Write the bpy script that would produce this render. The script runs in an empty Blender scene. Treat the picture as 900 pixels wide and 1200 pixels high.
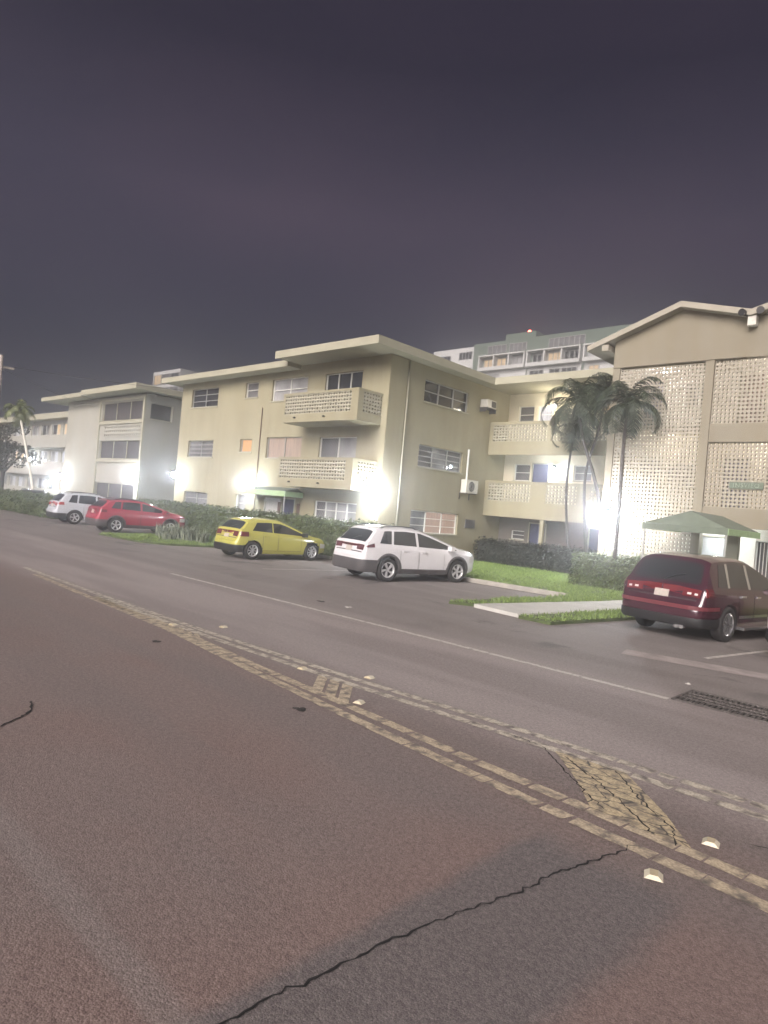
import bpy, bmesh, math, random
from mathutils import Vector, Matrix, noise
random.seed(7)
R = math.radians
S = bpy.context.scene
COL = S.collection

# ------------------------------------------------------------------ materials
def nodes(name):
    m = bpy.data.materials.new(name); m.use_nodes = True
    nt = m.node_tree
    return m, nt, nt.nodes['Principled BSDF']

def mat(name, col, rough=.8, metal=0., var=.12, scale=3., bump=0., bscale=40., spec=.5, coat=0., streak=0.):
    m, nt, b = nodes(name)
    N, L = nt.nodes, nt.links
    b.inputs['Roughness'].default_value = rough
    b.inputs['Metallic'].default_value = metal
    b.inputs['Specular IOR Level'].default_value = spec
    b.inputs['Coat Weight'].default_value = coat
    b.inputs['Coat Roughness'].default_value = .05
    tc = N.new('ShaderNodeTexCoord')
    nz = N.new('ShaderNodeTexNoise'); nz.inputs['Scale'].default_value = scale; nz.inputs['Detail'].default_value = 6
    L.new(tc.outputs['Object'], nz.inputs['Vector'])
    rp = N.new('ShaderNodeValToRGB')
    rp.color_ramp.elements[0].position = .3; rp.color_ramp.elements[1].position = .7
    lo = [c * (1 - var) for c in col]; hi = [min(1, c * (1 + var)) for c in col]
    rp.color_ramp.elements[0].color = (*lo, 1); rp.color_ramp.elements[1].color = (*hi, 1)
    L.new(nz.outputs['Fac'], rp.inputs['Fac'])
    out = rp.outputs['Color']
    if streak:                                  # rain streaks running down a wall
        mp = N.new('ShaderNodeMapping'); mp.inputs['Scale'].default_value = (1.1, 1.1, .16)
        L.new(tc.outputs['Object'], mp.inputs['Vector'])
        n2 = N.new('ShaderNodeTexNoise'); n2.inputs['Scale'].default_value = 1.6; n2.inputs['Detail'].default_value = 8
        L.new(mp.outputs['Vector'], n2.inputs['Vector'])
        r2 = N.new('ShaderNodeValToRGB'); r2.color_ramp.elements[0].position = .36; r2.color_ramp.elements[1].position = .6
        k = 1 - streak
        r2.color_ramp.elements[0].color = (k, k * .98, k * .93, 1); r2.color_ramp.elements[1].color = (1, 1, 1, 1)
        L.new(n2.outputs['Fac'], r2.inputs['Fac'])
        mx = N.new('ShaderNodeMix'); mx.data_type = 'RGBA'; mx.blend_type = 'MULTIPLY'; mx.inputs['Factor'].default_value = 1
        L.new(out, mx.inputs['A']); L.new(r2.outputs['Color'], mx.inputs['B']); out = mx.outputs['Result']
    L.new(out, b.inputs['Base Color'])
    if bump:
        n3 = N.new('ShaderNodeTexNoise'); n3.inputs['Scale'].default_value = bscale; n3.inputs['Detail'].default_value = 4
        L.new(tc.outputs['Object'], n3.inputs['Vector'])
        bp = N.new('ShaderNodeBump'); bp.inputs['Strength'].default_value = bump; bp.inputs['Distance'].default_value = .02
        L.new(n3.outputs['Fac'], bp.inputs['Height']); L.new(bp.outputs['Normal'], b.inputs['Normal'])
    return m

def glow(name, col, strength, var=0., scale=2.):
    m, nt, b = nodes(name)
    b.inputs['Base Color'].default_value = (.10, .09, .08, 1)
    b.inputs['Emission Strength'].default_value = strength
    b.inputs['Emission Color'].default_value = (*col, 1)
    if var:
        N, L = nt.nodes, nt.links
        tc = N.new('ShaderNodeTexCoord'); mp = N.new('ShaderNodeMapping'); mp.inputs['Scale'].default_value = (scale * 3, scale * 3, .5)
        nz = N.new('ShaderNodeTexNoise'); nz.inputs['Scale'].default_value = scale
        L.new(tc.outputs['Object'], mp.inputs['Vector']); L.new(mp.outputs['Vector'], nz.inputs['Vector'])
        rp = N.new('ShaderNodeValToRGB'); rp.color_ramp.elements[0].position = .35; rp.color_ramp.elements[1].position = .65
        rp.color_ramp.elements[0].color = (*[c * (1 - var) for c in col], 1); rp.color_ramp.elements[1].color = (*col, 1)
        L.new(nz.outputs['Fac'], rp.inputs['Fac']); L.new(rp.outputs['Color'], b.inputs['Emission Color'])
    return m

def leafmat(name, c1, c2):
    m, nt, b = nodes(name); N, L = nt.nodes, nt.links
    b.inputs['Roughness'].default_value = .55
    g = N.new('ShaderNodeNewGeometry')
    rp = N.new('ShaderNodeValToRGB')
    rp.color_ramp.elements[0].color = (*c1, 1); rp.color_ramp.elements[1].color = (*c2, 1)
    L.new(g.outputs['Random Per Island'], rp.inputs['Fac']); L.new(rp.outputs['Color'], b.inputs['Base Color'])
    return m

M = {}
M['cream'] = mat('cream_stucco', (.282, .260, .174), .9, var=.06, scale=.7, bump=.25, bscale=60, streak=.085)
M['cream_side'] = M['cream']
M['trim'] = mat('cream_trim', (.33, .315, .235), .8, var=.06, scale=2)
M['beige'] = mat('beige_stucco', (.212, .191, .145), .9, var=.06, scale=.6, bump=.25, bscale=60, streak=.04)
M['beige_trim'] = mat('beige_trim', (.31, .285, .23), .8, var=.06)
M['pale'] = mat('pale_stucco', (.31, .302, .26), .9, var=.06, scale=.7, bump=.25, bscale=60, streak=.05)
M['block'] = mat('breeze_block', (.31, .295, .225), .9, var=.08, scale=4)
M['block_beige'] = mat('breeze_block_beige', (.29, .265, .212), .9, var=.1, scale=5)
M['hall'] = mat('corridor_paint', (.62, .57, .44), .85, var=.05)
M['hall_white'] = mat('white_corridor_paint', (.72, .68, .60), .85, var=.05)
M['lower_wall'] = mat('lower_rear_stucco', (.13, .115, .10), .9, var=.08, bump=.2)  # ground floor rear wall, darker than the corridor walls above
M['roofing'] = mat('roof_felt', (.2, .2, .19), .95, var=.2)
M['alu'] = mat('aluminium', (.33, .33, .32), .45, .3, var=.05)
M['alu_white'] = mat('white_frame', (.62, .62, .58), .5, var=.04)
M['glass'] = mat('dark_glass', (.022, .024, .03), .06, var=.3, scale=1.5, spec=.8)
M['screen'] = mat('dark_screen', (.045, .04, .04), .5, var=.25, scale=6)
M['blind'] = mat('pale_blind', (.42, .42, .43), .6, var=.12, scale=4)
M['blind_dim'] = mat('dim_curtain', (.22, .22, .24), .5, var=.3, scale=5)
def banded(name, c1, c2, axis, scale, rough=.6):
    m, nt, b = nodes(name); N, L = nt.nodes, nt.links
    tc = N.new('ShaderNodeTexCoord'); wv = N.new('ShaderNodeTexWave'); wv.bands_direction = axis; wv.inputs['Scale'].default_value = scale; wv.inputs['Distortion'].default_value = 1.2 if axis != 'Z' else .15; wv.inputs['Detail'].default_value = 2
    L.new(tc.outputs['Object'], wv.inputs['Vector'])
    nz = N.new('ShaderNodeTexNoise'); nz.inputs['Scale'].default_value = .9; L.new(tc.outputs['Object'], nz.inputs['Vector'])
    rp = N.new('ShaderNodeValToRGB'); rp.color_ramp.elements[0].color = (*c1, 1); rp.color_ramp.elements[1].color = (*c2, 1); L.new(wv.outputs['Fac'], rp.inputs['Fac'])
    r2 = N.new('ShaderNodeMapRange'); r2.inputs['From Min'].default_value = .3; r2.inputs['From Max'].default_value = .7; r2.inputs['To Min'].default_value = .45; r2.inputs['To Max'].default_value = 1.15; L.new(nz.outputs['Fac'], r2.inputs['Value'])
    mx = N.new('ShaderNodeVectorMath'); mx.operation = 'SCALE'; L.new(rp.outputs['Color'], mx.inputs[0]); L.new(r2.outputs['Result'], mx.inputs['Scale']); L.new(mx.outputs[0], b.inputs['Base Color'])
    b.inputs['Roughness'].default_value = rough; b.inputs['Coat Weight'].default_value = .7; b.inputs['Coat Roughness'].default_value = .03
    return m
M['blind'] = banded('pale_blind', (.22, .22, .23), (.40, .40, .40), 'Z', 7.)
M['blind_dim'] = banded('dim_curtain', (.07, .07, .08), (.21, .205, .21), 'DIAGONAL', 4.)
M['lit_orange'] = glow('lit_orange_window', (1., .45, .10), .5, .25, 3)
M['lit_pink'] = glow('lit_pink_curtain', (.95, .62, .46), .26, .3, 2)
M['lit_warm'] = glow('lit_warm_window', (1., .66, .32), .6, .4, 1)
M['lit_white'] = glow('lit_pale_window', (.85, .88, 1.), .42, .35, 2)
M['door_blue'] = mat('navy_door', (.04, .045, .10), .5, var=.1)
M['door_white'] = mat('white_door', (.58, .58, .57), .5, var=.05)
M['shutter'] = mat('brown_shutter', (.10, .055, .04), .7)
M['dark'] = mat('dark_metal', (.02, .02, .02), .5)
M['black'] = mat('black_plastic', (.012, .012, .013), .55, var=.2)
M['clad'] = mat('grey_cladding', (.06, .055, .055), .6, var=.15)
M['rubber'] = mat('tyre_rubber', (.018, .017, .017), .85, var=.2)
M['alloy'] = mat('wheel_alloy', (.62, .62, .63), .35, .5, var=.06)
M['chrome'] = mat('chrome', (.75, .75, .76), .15, .9, var=.03)
M['carglass'] = mat('car_glass', (.018, .02, .022), .04, var=.1, spec=.9)
M['tail'] = mat('red_lens', (.11, .010, .013), .15, var=.2, spec=.8, coat=.5)
M['clear_lens'] = mat('clear_lens', (.6, .58, .55), .1, spec=.8)
M['plate'] = mat('number_plate', (.40, .36, .32), .4, var=.1, scale=20)
M['green_canvas'] = mat('green_canvas', (.115, .14, .105), .85, var=.12, scale=5, bump=.2)
M['lit_valance'] = mat('lit_green_valance', (.33, .46, .25), .85, var=.1, scale=5)  # canvas green lightened to paint lamplight onto the valances
M['sign'] = mat('sign_green', (.09, .12, .085), .6, var=.15, scale=8)
M['sign_letter'] = mat('sign_letter', (.24, .29, .23), .6)
M['bulb'] = glow('lamp_lens', (.74, .89, 1.), 150)
M['bulb_warm'] = glow('corridor_lens', (1., .93, .78), 22)
M['beacon'] = glow('beacon_lens', (1., .12, .08), 14)
M['ac'] = mat('ac_casing', (.55, .53, .47), .6, var=.08, scale=6)
M['highrise_green'] = mat('sage_render', (.105, .135, .11), .9, var=.08, scale=.1)
M['highrise_white'] = mat('white_render', (.46, .46, .45), .9, var=.08, scale=.1)
M['wood'] = mat('pole_timber', (.42, .37, .33), .9, var=.25, scale=6, bump=.4)
M['trunk'] = mat('palm_bark', (.055, .05, .045), .9, var=.25, scale=14, bump=.5, bscale=30)
M['trunk_pale'] = mat('pale_palm_bark', (.6, .57, .5), .9, var=.12, scale=14, bump=.3)
M['frond'] = leafmat('palm_leaflets', (.009, .015, .008), (.028, .042, .02))
M['frond_pale'] = leafmat('pale_palm_leaflets', (.07, .09, .03), (.2, .22, .09))
M['hedge'] = leafmat('hedge_leaves', (.014, .023, .009), (.085, .115, .03))
M['hedge_shaded'] = leafmat('shaded_hedge_leaves', (.006, .008, .007), (.018, .022, .017))  # hedge leaves darkened to carry the shade of the courtyard
M['tree'] = leafmat('tree_leaves', (.01, .014, .009), (.035, .04, .022))
M['spiky'] = leafmat('grey_green_leaves', (.12, .14, .10), (.33, .36, .27))
M['grass'] = leafmat('grass_blades', (.07, .12, .025), (.21, .29, .075))
M['soil'] = mat('lawn_soil', (.055, .075, .025), .95, var=.4, scale=4, bump=.6)
M['concrete'] = mat('path_concrete', (.42, .41, .38), .9, var=.12, scale=2, bump=.3, bscale=80)
M['kerb'] = mat('kerb_concrete', (.30, .28, .25), .9, var=.2, scale=3, bump=.4)
M['debris'] = mat('road_litter', (.02, .018, .017), .9, var=.4)
M['pale_debris'] = mat('pale_litter', (.4, .38, .35), .9, var=.3)
M['rpm'] = mat('reflector_body', (.40, .34, .22), .4, var=.15, scale=30, spec=.6)
M['rpm_lens'] = mat('reflector_lens', (.62, .57, .44), .12, var=.1, spec=.9)
M['iron'] = mat('cast_iron', (.10, .09, .085), .6, .3, var=.3, scale=20)
M['pit'] = mat('drain_pit', (.006, .006, .006), .9)

def paint(name, col, rough=.2):
    return mat(name, col, rough, var=.04, scale=2, spec=.5, coat=.6)

def asphalt():
    m, nt, b = nodes('worn_asphalt'); N, L = nt.nodes, nt.links
    tc = N.new('ShaderNodeTexCoord'); sp = N.new('ShaderNodeSeparateXYZ'); L.new(tc.outputs['Object'], sp.inputs[0])
    def nzz(scale, detail=4, sx=1, sy=1, dist=0):
        mp = N.new('ShaderNodeMapping'); mp.inputs['Scale'].default_value = (sx, sy, 1)
        n = N.new('ShaderNodeTexNoise'); n.inputs['Scale'].default_value = scale; n.inputs['Detail'].default_value = detail; n.inputs['Distortion'].default_value = dist
        L.new(tc.outputs['Object'], mp.inputs['Vector']); L.new(mp.outputs['Vector'], n.inputs['Vector']); return n.outputs['Fac']
    def math_(op, a, b_, c=None):
        n = N.new('ShaderNodeMath'); n.operation = op
        for i, v in enumerate((a, b_, c)):
            if v is None: continue
            if isinstance(v, (int, float)): n.inputs[i].default_value = v
            else: L.new(v, n.inputs[i])
        return n.outputs[0]
    def ramp(v, a, b_):
        n = N.new('ShaderNodeMapRange'); n.interpolation_type = 'SMOOTHSTEP'
        n.inputs['From Min'].default_value = a; n.inputs['From Max'].default_value = b_
        L.new(v, n.inputs['Value']); return n.outputs['Result']
    def mix(f, a, b_, bt='MIX'):
        n = N.new('ShaderNodeMix'); n.data_type = 'RGBA'; n.blend_type = bt
        for s, v in (('Factor', f), ('A', a), ('B', b_)):
            if isinstance(v, tuple): n.inputs[s].default_value = (*v, 1)
            elif isinstance(v, (int, float)): n.inputs[s].default_value = v
            else: L.new(v, n.inputs[s])
        return n.outputs['Result']
    x, y = sp.outputs['X'], sp.outputs['Y']
    wob = math_('MULTIPLY', math_('SUBTRACT', nzz(1.4, 5), .5), .5)
    # older lane towards us is brown-pink, beyond the yellow lines greyer plus painted-in lamplight
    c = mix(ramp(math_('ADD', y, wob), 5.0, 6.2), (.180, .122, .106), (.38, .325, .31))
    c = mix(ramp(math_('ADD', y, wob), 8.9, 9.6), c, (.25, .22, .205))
    # rusty wash in the near lane
    c = mix(math_('MULTIPLY', ramp(nzz(.55, 4), .45, .7), ramp(y, 5.2, 4.2)), c, (.185, .108, .088))
    # wheel tracks along the street
    c = mix(math_('MULTIPLY', ramp(nzz(.9, 4, .12, 1.), .40, .62), .5), c, (.125, .100, .094))
    # dark repair strip across the near lane, following the crack
    a = math_('ADD', math_('ADD', x, math_('MULTIPLY', y, -.03)), math_('MULTIPLY', wob, .5))
    strip = math_('MULTIPLY', ramp(a, -2.34, -2.22), ramp(a, -1.18, -1.42))
    strip = math_('MULTIPLY', strip, ramp(math_('ADD', y, math_('MULTIPLY', wob, .6)), 4.3, 3.9))
    c = mix(math_('MULTIPLY', ramp(a, -3.3, -2.3), math_('MULTIPLY', ramp(y, 4.4, 3.6), .6)), c, (.20, .105, .082))
    c = mix(math_('MULTIPLY', strip, .8), c, (.066, .064, .070))
    # pale joint along the near lane
    s = math_('MULTIPLY', ramp(math_('ADD', y, math_('MULTIPLY', wob, .12)), 1.36, 1.42), ramp(math_('ADD', y, math_('MULTIPLY', wob, .12)), 1.58, 1.5))
    c = mix(math_('MULTIPLY', s, .5), c, (.23, .195, .18))
    # oil on the parking apron
    c = mix(math_('MULTIPLY', ramp(nzz(.8, 5, 1, 1, .6), .56, .72), ramp(y, 9.0, 11.)), c, (.055, .052, .05))
    # aggregate
    g = nzz(150, 3)
    c = mix(ramp(g, .35, .75), mix(.45, c, (.03, .027, .027)), mix(.25, c, (.42, .38, .36)))
    vo = N.new('ShaderNodeTexVoronoi'); vo.inputs['Scale'].default_value = 85; L.new(tc.outputs['Object'], vo.inputs['Vector'])
    sc_ = N.new('ShaderNodeSeparateColor'); L.new(vo.outputs['Color'], sc_.inputs[0])
    c = mix(.24, c, mix(ramp(sc_.outputs[0], .1, .95), mix(.85, c, (.03, .026, .026)), mix(.32, c, (.5, .44, .41))))
    g2 = nzz(28, 5)
    c = mix(.4, c, mix(ramp(g2, .3, .7), mix(.45, c, (.02, .018, .018)), mix(.2, c, (.4, .35, .33))))
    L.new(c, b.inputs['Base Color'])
    b.inputs['Roughness'].default_value = .78
    bp = N.new('ShaderNodeBump'); bp.inputs['Strength'].default_value = .3; bp.inputs['Distance'].default_value = .008
    L.new(math_('ADD', math_('MULTIPLY', vo.outputs['Distance'], -1.6), math_('ADD', math_('MULTIPLY', nzz(170, 3), 1.2), math_('MULTIPLY', g2, .7))), bp.inputs['Height']); L.new(bp.outputs['Normal'], b.inputs['Normal'])
    return m
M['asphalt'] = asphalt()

def worn_paint(name, col, wear, vor=0.):
    m, nt, b = nodes(name); N, L = nt.nodes, nt.links
    tc = N.new('ShaderNodeTexCoord')
    n = N.new('ShaderNodeTexNoise'); n.inputs['Scale'].default_value = 9; n.inputs['Detail'].default_value = 8
    L.new(tc.outputs['Object'], n.inputs['Vector'])
    rp = N.new('ShaderNodeMapRange'); rp.inputs['From Min'].default_value = wear - .12; rp.inputs['From Max'].default_value = wear + .12
    L.new(n.outputs['Fac'], rp.inputs['Value'])
    n2 = N.new('ShaderNodeTexNoise'); n2.inputs['Scale'].default_value = 55; n2.inputs['Detail'].default_value = 3
    L.new(tc.outputs['Object'], n2.inputs['Vector'])
    cr = N.new('ShaderNodeValToRGB'); cr.color_ramp.elements[0].position = .3; cr.color_ramp.elements[1].position = .7
    cr.color_ramp.elements[0].color = (*[k * .65 for k in col], 1); cr.color_ramp.elements[1].color = (*[min(1, k * 1.25) for k in col], 1)
    L.new(n2.outputs['Fac'], cr.inputs['Fac'])
    mx = N.new('ShaderNodeMix'); mx.data_type = 'RGBA'
    mx.inputs['A'].default_value = (.105, .09, .08, 1)
    L.new(rp.outputs['Result'], mx.inputs['Factor']); L.new(cr.outputs['Color'], mx.inputs['B'])
    out = mx.outputs['Result']
    if vor:
        v = N.new('ShaderNodeTexVoronoi'); v.feature = 'DISTANCE_TO_EDGE'; v.inputs['Scale'].default_value = vor; v.inputs['Randomness'].default_value = .85
        nd = N.new('ShaderNodeTexNoise'); nd.inputs['Scale'].default_value = 14
        L.new(tc.outputs['Object'], nd.inputs['Vector'])
        va = N.new('ShaderNodeVectorMath'); va.operation = 'MULTIPLY_ADD'; va.inputs[1].default_value = (.05, .05, 0)
        L.new(nd.outputs['Color'], va.inputs[0]); mq = N.new('ShaderNodeMapping'); mq.inputs['Rotation'].default_value = (0, 0, R(42)); mq.inputs['Scale'].default_value = (.62, 1.5, 1); L.new(tc.outputs['Object'], va.inputs[2]); L.new(va.outputs[0], mq.inputs['Vector']); L.new(mq.outputs['Vector'], v.inputs['Vector'])
        r2 = N.new('ShaderNodeMapRange'); r2.inputs['From Min'].default_value = .012; r2.inputs['From Max'].default_value = .035
        L.new(v.outputs['Distance'], r2.inputs['Value'])
        m2 = N.new('ShaderNodeMix'); m2.data_type = 'RGBA'; m2.inputs['A'].default_value = (.055, .047, .042, 1)
        L.new(r2.outputs['Result'], m2.inputs['Factor']); L.new(out, m2.inputs['B']); out = m2.outputs['Result']
    L.new(out, b.inputs['Base Color']); b.inputs['Roughness'].default_value = .7
    bp = N.new('ShaderNodeBump'); bp.inputs['Strength'].default_value = .4; bp.inputs['Distance'].default_value = .01
    L.new(n2.outputs['Fac'], bp.inputs['Height']); L.new(bp.outputs['Normal'], b.inputs['Normal'])
    return m
M['yellow'] = worn_paint('worn_yellow_paint', (.41, .34, .24), .45)
M['yellow_pale'] = worn_paint('faded_yellow_paint', (.44, .395, .32), .45)
M['yellow_hatch'] = worn_paint('cracked_yellow_paint', (.415, .34, .215), .42, 5.)
M['white'] = worn_paint('worn_white_paint', (.46, .43, .39), .38)

# ------------------------------------------------------------------ mesh helpers
class MB:
    def __init__(s): s.v = []; s.f = []; s.m = []
    def quad(s, a, b, c, d, mi=0):
        n = len(s.v); s.v += [tuple(a), tuple(b), tuple(c), tuple(d)]; s.f.append((n, n + 1, n + 2, n + 3)); s.m.append(mi)
    def tri(s, a, b, c, mi=0):
        n = len(s.v); s.v += [tuple(a), tuple(b), tuple(c)]; s.f.append((n, n + 1, n + 2)); s.m.append(mi)
    def poly(s, ps, mi=0):
        n = len(s.v); s.v += [tuple(p) for p in ps]; s.f.append(tuple(range(n, n + len(ps)))); s.m.append(mi)
    def box(s, x0, x1, y0, y1, z0, z1, mi=0, fr=None):
        if x0 > x1: x0, x1 = x1, x0
        n = len(s.v)
        P = [(x, y, z) for z in (z0, z1) for y in (y0, y1) for x in (x0, x1)]
        if fr: P = [fr(*p) for p in P]
        s.v += P
        for q in ((0, 1, 3, 2), (4, 6, 7, 5), (0, 4, 5, 1), (2, 3, 7, 6), (0, 2, 6, 4), (1, 5, 7, 3)):
            s.f.append(tuple(n + i for i in q)); s.m.append(mi)
    def prism(s, poly, z0, z1, mi=0):
        n = len(poly)
        s.poly([(p[0], p[1], z1) for p in poly], mi); s.poly([(p[0], p[1], z0) for p in reversed(poly)], mi)
        for i in range(n):
            a, b = poly[i], poly[(i + 1) % n]
            s.quad((a[0], a[1], z0), (b[0], b[1], z0), (b[0], b[1], z1), (a[0], a[1], z1), mi)
    def tube(s, pts, rad, n=8, mi=0, cap=True):
        pts = [Vector(p) for p in pts]
        rad = rad if isinstance(rad, (list, tuple)) else [rad] * len(pts)
        base = len(s.v)
        for i, p in enumerate(pts):
            t = (pts[min(i + 1, len(pts) - 1)] - pts[max(i - 1, 0)]).normalized()
            a = t.cross(Vector((0, 0, 1)) if abs(t.z) < .9 else Vector((1, 0, 0))).normalized(); b = t.cross(a)
            for k in range(n):
                an = 2 * math.pi * k / n
                s.v.append(tuple(p + (a * math.cos(an) + b * math.sin(an)) * rad[i]))
        for i in range(len(pts) - 1):
            for k in range(n):
                s.f.append((base + i * n + k, base + i * n + (k + 1) % n, base + (i + 1) * n + (k + 1) % n, base + (i + 1) * n + k)); s.m.append(mi)
        if cap:
            s.f.append(tuple(base + k for k in range(n))); s.m.append(mi)
            s.f.append(tuple(base + (len(pts) - 1) * n + k for k in reversed(range(n)))); s.m.append(mi)
    def grid(s, P, mi=0):
        n = len(s.v); r, c = len(P), len(P[0])
        for row in P: s.v += [tuple(p) for p in row]
        for i in range(r - 1):
            for j in range(c - 1):
                s.f.append((n + i * c + j, n + i * c + j + 1, n + (i + 1) * c + j + 1, n + (i + 1) * c + j)); s.m.append(mi)
    def build(s, name, mats, parent=None, smooth=False, world=True, fix=True):
        """world=True: the points are world points and the parent is an unrotated Empty"""
        off = Vector((0, 0, 0))
        if parent is not None and world:
            p = parent
            while p is not None: off += p.location; p = p.parent
        me = bpy.data.meshes.new(name)
        me.from_pydata([tuple(Vector(v) - off) for v in s.v], [], s.f)
        mats = mats if isinstance(mats, (list, tuple)) else [mats]
        for k in mats: me.materials.append(k)
        if len(mats) > 1: me.polygons.foreach_set('material_index', s.m)
        if fix:
            bm = bmesh.new(); bm.from_mesh(me); bmesh.ops.recalc_face_normals(bm, faces=bm.faces); bm.to_mesh(me); bm.free()
        if smooth: me.polygons.foreach_set('use_smooth', [True] * len(me.polygons))
        o = bpy.data.objects.new(name, me); COL.objects.link(o)
        if parent is not None: o.parent = parent
        return o

def thing(name, loc, label, cat, group=None, rz=0.):
    o = bpy.data.objects.new(name, None); COL.objects.link(o)
    o.location = loc; o.rotation_euler = (0, 0, rz); o.empty_display_size = .3
    tag(o, label, cat, group); return o
def tag(o, label, cat, group=None, kind=None):
    if label: o['label'] = label
    if cat: o['category'] = cat
    if group: o['group'] = group
    if kind: o['kind'] = kind
    return o
def struct(name, mb, m, **k):
    o = mb.build(name, m, **k); o['kind'] = 'structure'; return o
def stuff(name, mb, m, label, cat):
    o = mb.build(name, m, fix=False); return tag(o, label, cat, None, 'stuff')

def FY(Y): return lambda u, n, z: (u, Y - n, z)      # a wall that faces the street
def FX(X): return lambda u, n, z: (X + n, u, z)      # a wall that faces right

def wall(mb, fr, u0, u1, z0, z1, holes=(), depth=.2, mi=0):
    us = sorted({u0, u1, *[h[0] for h in holes], *[h[1] for h in holes]}); zs = sorted({z0, z1, *[h[2] for h in holes], *[h[3] for h in holes]})
    for i in range(len(us) - 1):
        for j in range(len(zs) - 1):
            uc, zc = (us[i] + us[i + 1]) / 2, (zs[j] + zs[j + 1]) / 2
            if any(h[0] < uc < h[1] and h[2] < zc < h[3] for h in holes): continue
            mb.quad(fr(us[i], 0, zs[j]), fr(us[i + 1], 0, zs[j]), fr(us[i + 1], 0, zs[j + 1]), fr(us[i], 0, zs[j + 1]), mi)
    for a, b, c, d in holes:
        for p, q in (((a, c), (b, c)), ((b, c), (b, d)), ((b, d), (a, d)), ((a, d), (a, c))):
            mb.quad(fr(p[0], 0, p[1]), fr(q[0], 0, q[1]), fr(q[0], -depth, q[1]), fr(p[0], -depth, p[1]), mi)

def window(parent, fr, h, cols=2, rows=1, panes='glass', frame='alu', sill=True, slats=0, inset=.13):
    a, b, c, d = h
    mb = MB(); t = .024
    for k in range(cols + 1):
        u = a + (b - a) * k / cols; u = min(max(u, a + t), b - t)
        mb.box(u - t, u + t, -inset - .02, -inset + .035, c, d, 0, fr)
    for k in range(rows + 1):
        z = c + (d - c) * k / rows; z = min(max(z, c + t * .8), d - t * .8)
        mb.box(a, b, -inset - .018, -inset + .028, z - t * .8, z + t * .8, 0, fr)
    if sill: mb.box(a - .05, b + .05, -inset, .05, c - .06, c - .004, 1, fr)
    w = mb.build('window', [M[frame], M['trim']], parent)
    pl = panes if isinstance(panes, (list, tuple)) else [panes] * cols
    for k in range(cols):
        pb = MB(); x0 = a + (b - a) * k / cols; x1 = a + (b - a) * (k + 1) / cols
        if slats:
            n = slats * rows
            for j in range(n):
                z0 = c + (d - c) * j / n; z1 = c + (d - c) * (j + 1) / n
                pb.quad(fr(x0, -inset + .015, z0 + .004), fr(x1, -inset + .015, z0 + .004), fr(x1, -inset - .03, z1), fr(x0, -inset - .03, z1))
        else:
            pb.quad(fr(x0, -inset - .03, c), fr(x1, -inset - .03, c), fr(x1, -inset - .03, d), fr(x0, -inset - .03, d))
        pb.build('pane', M[pl[k]], w, fix=False)
    return w

def door(parent, fr, h, m, frame='trim', handle=True):
    a, b, c, d = h
    mb = MB(); t = .06
    mb.box(a, b, -.10, -.05, c, d, 0, fr)
    for x in (a - t, b): mb.box(x, x + t, -.08, .025, c, d + t, 1, fr)
    mb.box(a, b, -.08, .025, d, d + t, 1, fr)
    dd = mb.build('door', [M[m], M[frame]], parent)
    if handle:
        k = MB(); k.box(b - .14, b - .08, -.05, .01, c + 1.0, c + 1.06, 0, fr); k.build('handle', M['alu'], dd)
    return dd

def blocks(mb, fr, u0, u1, z0, z1, au, az, d=.09, mi=0, rr=(.37, .30), n0=0.):
    nu = max(1, round((u1 - u0) / au)); nz = max(1, round((z1 - z0) / az)); au = (u1 - u0) / nu; az = (z1 - z0) / nz
    for i in range(nu):
        for j in range(nz):
            cu, cz = u0 + (i + .5) * au, z0 + (j + .5) * az
            k = rr[(i + j) % 2] * random.uniform(.9, 1.08)
            sq = [(-.5, -.5), (0, -.5), (.5, -.5), (.5, 0), (.5, .5), (0, .5), (-.5, .5), (-.5, 0)]
            oc = [(k * math.cos(R(225 + 45 * q)), k * math.sin(R(225 + 45 * q))) for q in range(8)]
            n = len(mb.v)
            for nn in (n0, n0 - d):
                for p in sq: mb.v.append(fr(cu + p[0] * au, nn, cz + p[1] * az))
                for p in oc: mb.v.append(fr(cu + p[0] * au, nn, cz + p[1] * az))
            for q in range(8):
                e = (q + 1) % 8
                mb.f.append((n + q, n + e, n + 8 + e, n + 8 + q)); mb.m.append(mi)
                mb.f.append((n + 8 + q, n + 8 + e, n + 24 + e, n + 24 + q)); mb.m.append(mi)
                mb.f.append((n + 16 + q, n + 24 + q, n + 24 + e, n + 16 + e)); mb.m.append(mi)

LAMP = .9
def point(parent, loc, watts, col=(1, 1, 1), rad=.08):
    l = bpy.data.lights.new('lamp_light', 'POINT'); l.energy = watts * LAMP; l.color = col; l.shadow_soft_size = rad
    o = bpy.data.objects.new('lamp_light', l); COL.objects.link(o); o.parent = parent; o.location = loc
    return o

# ------------------------------------------------------------------ ground, road, paths
g = MB(); g.quad((-400, 17.6, -.02), (200, 17.6, -.02), (200, 500, -.02), (-400, 500, -.02))
g.quad((-400, -60, -.02), (200, -60, -.02), (200, 17.6, -.02), (-400, 17.6, -.02))
struct('ground', g, M['soil'], fix=False)
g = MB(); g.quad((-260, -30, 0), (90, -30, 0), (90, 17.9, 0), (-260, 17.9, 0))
struct('road', g, M['asphalt'], fix=False)

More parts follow.
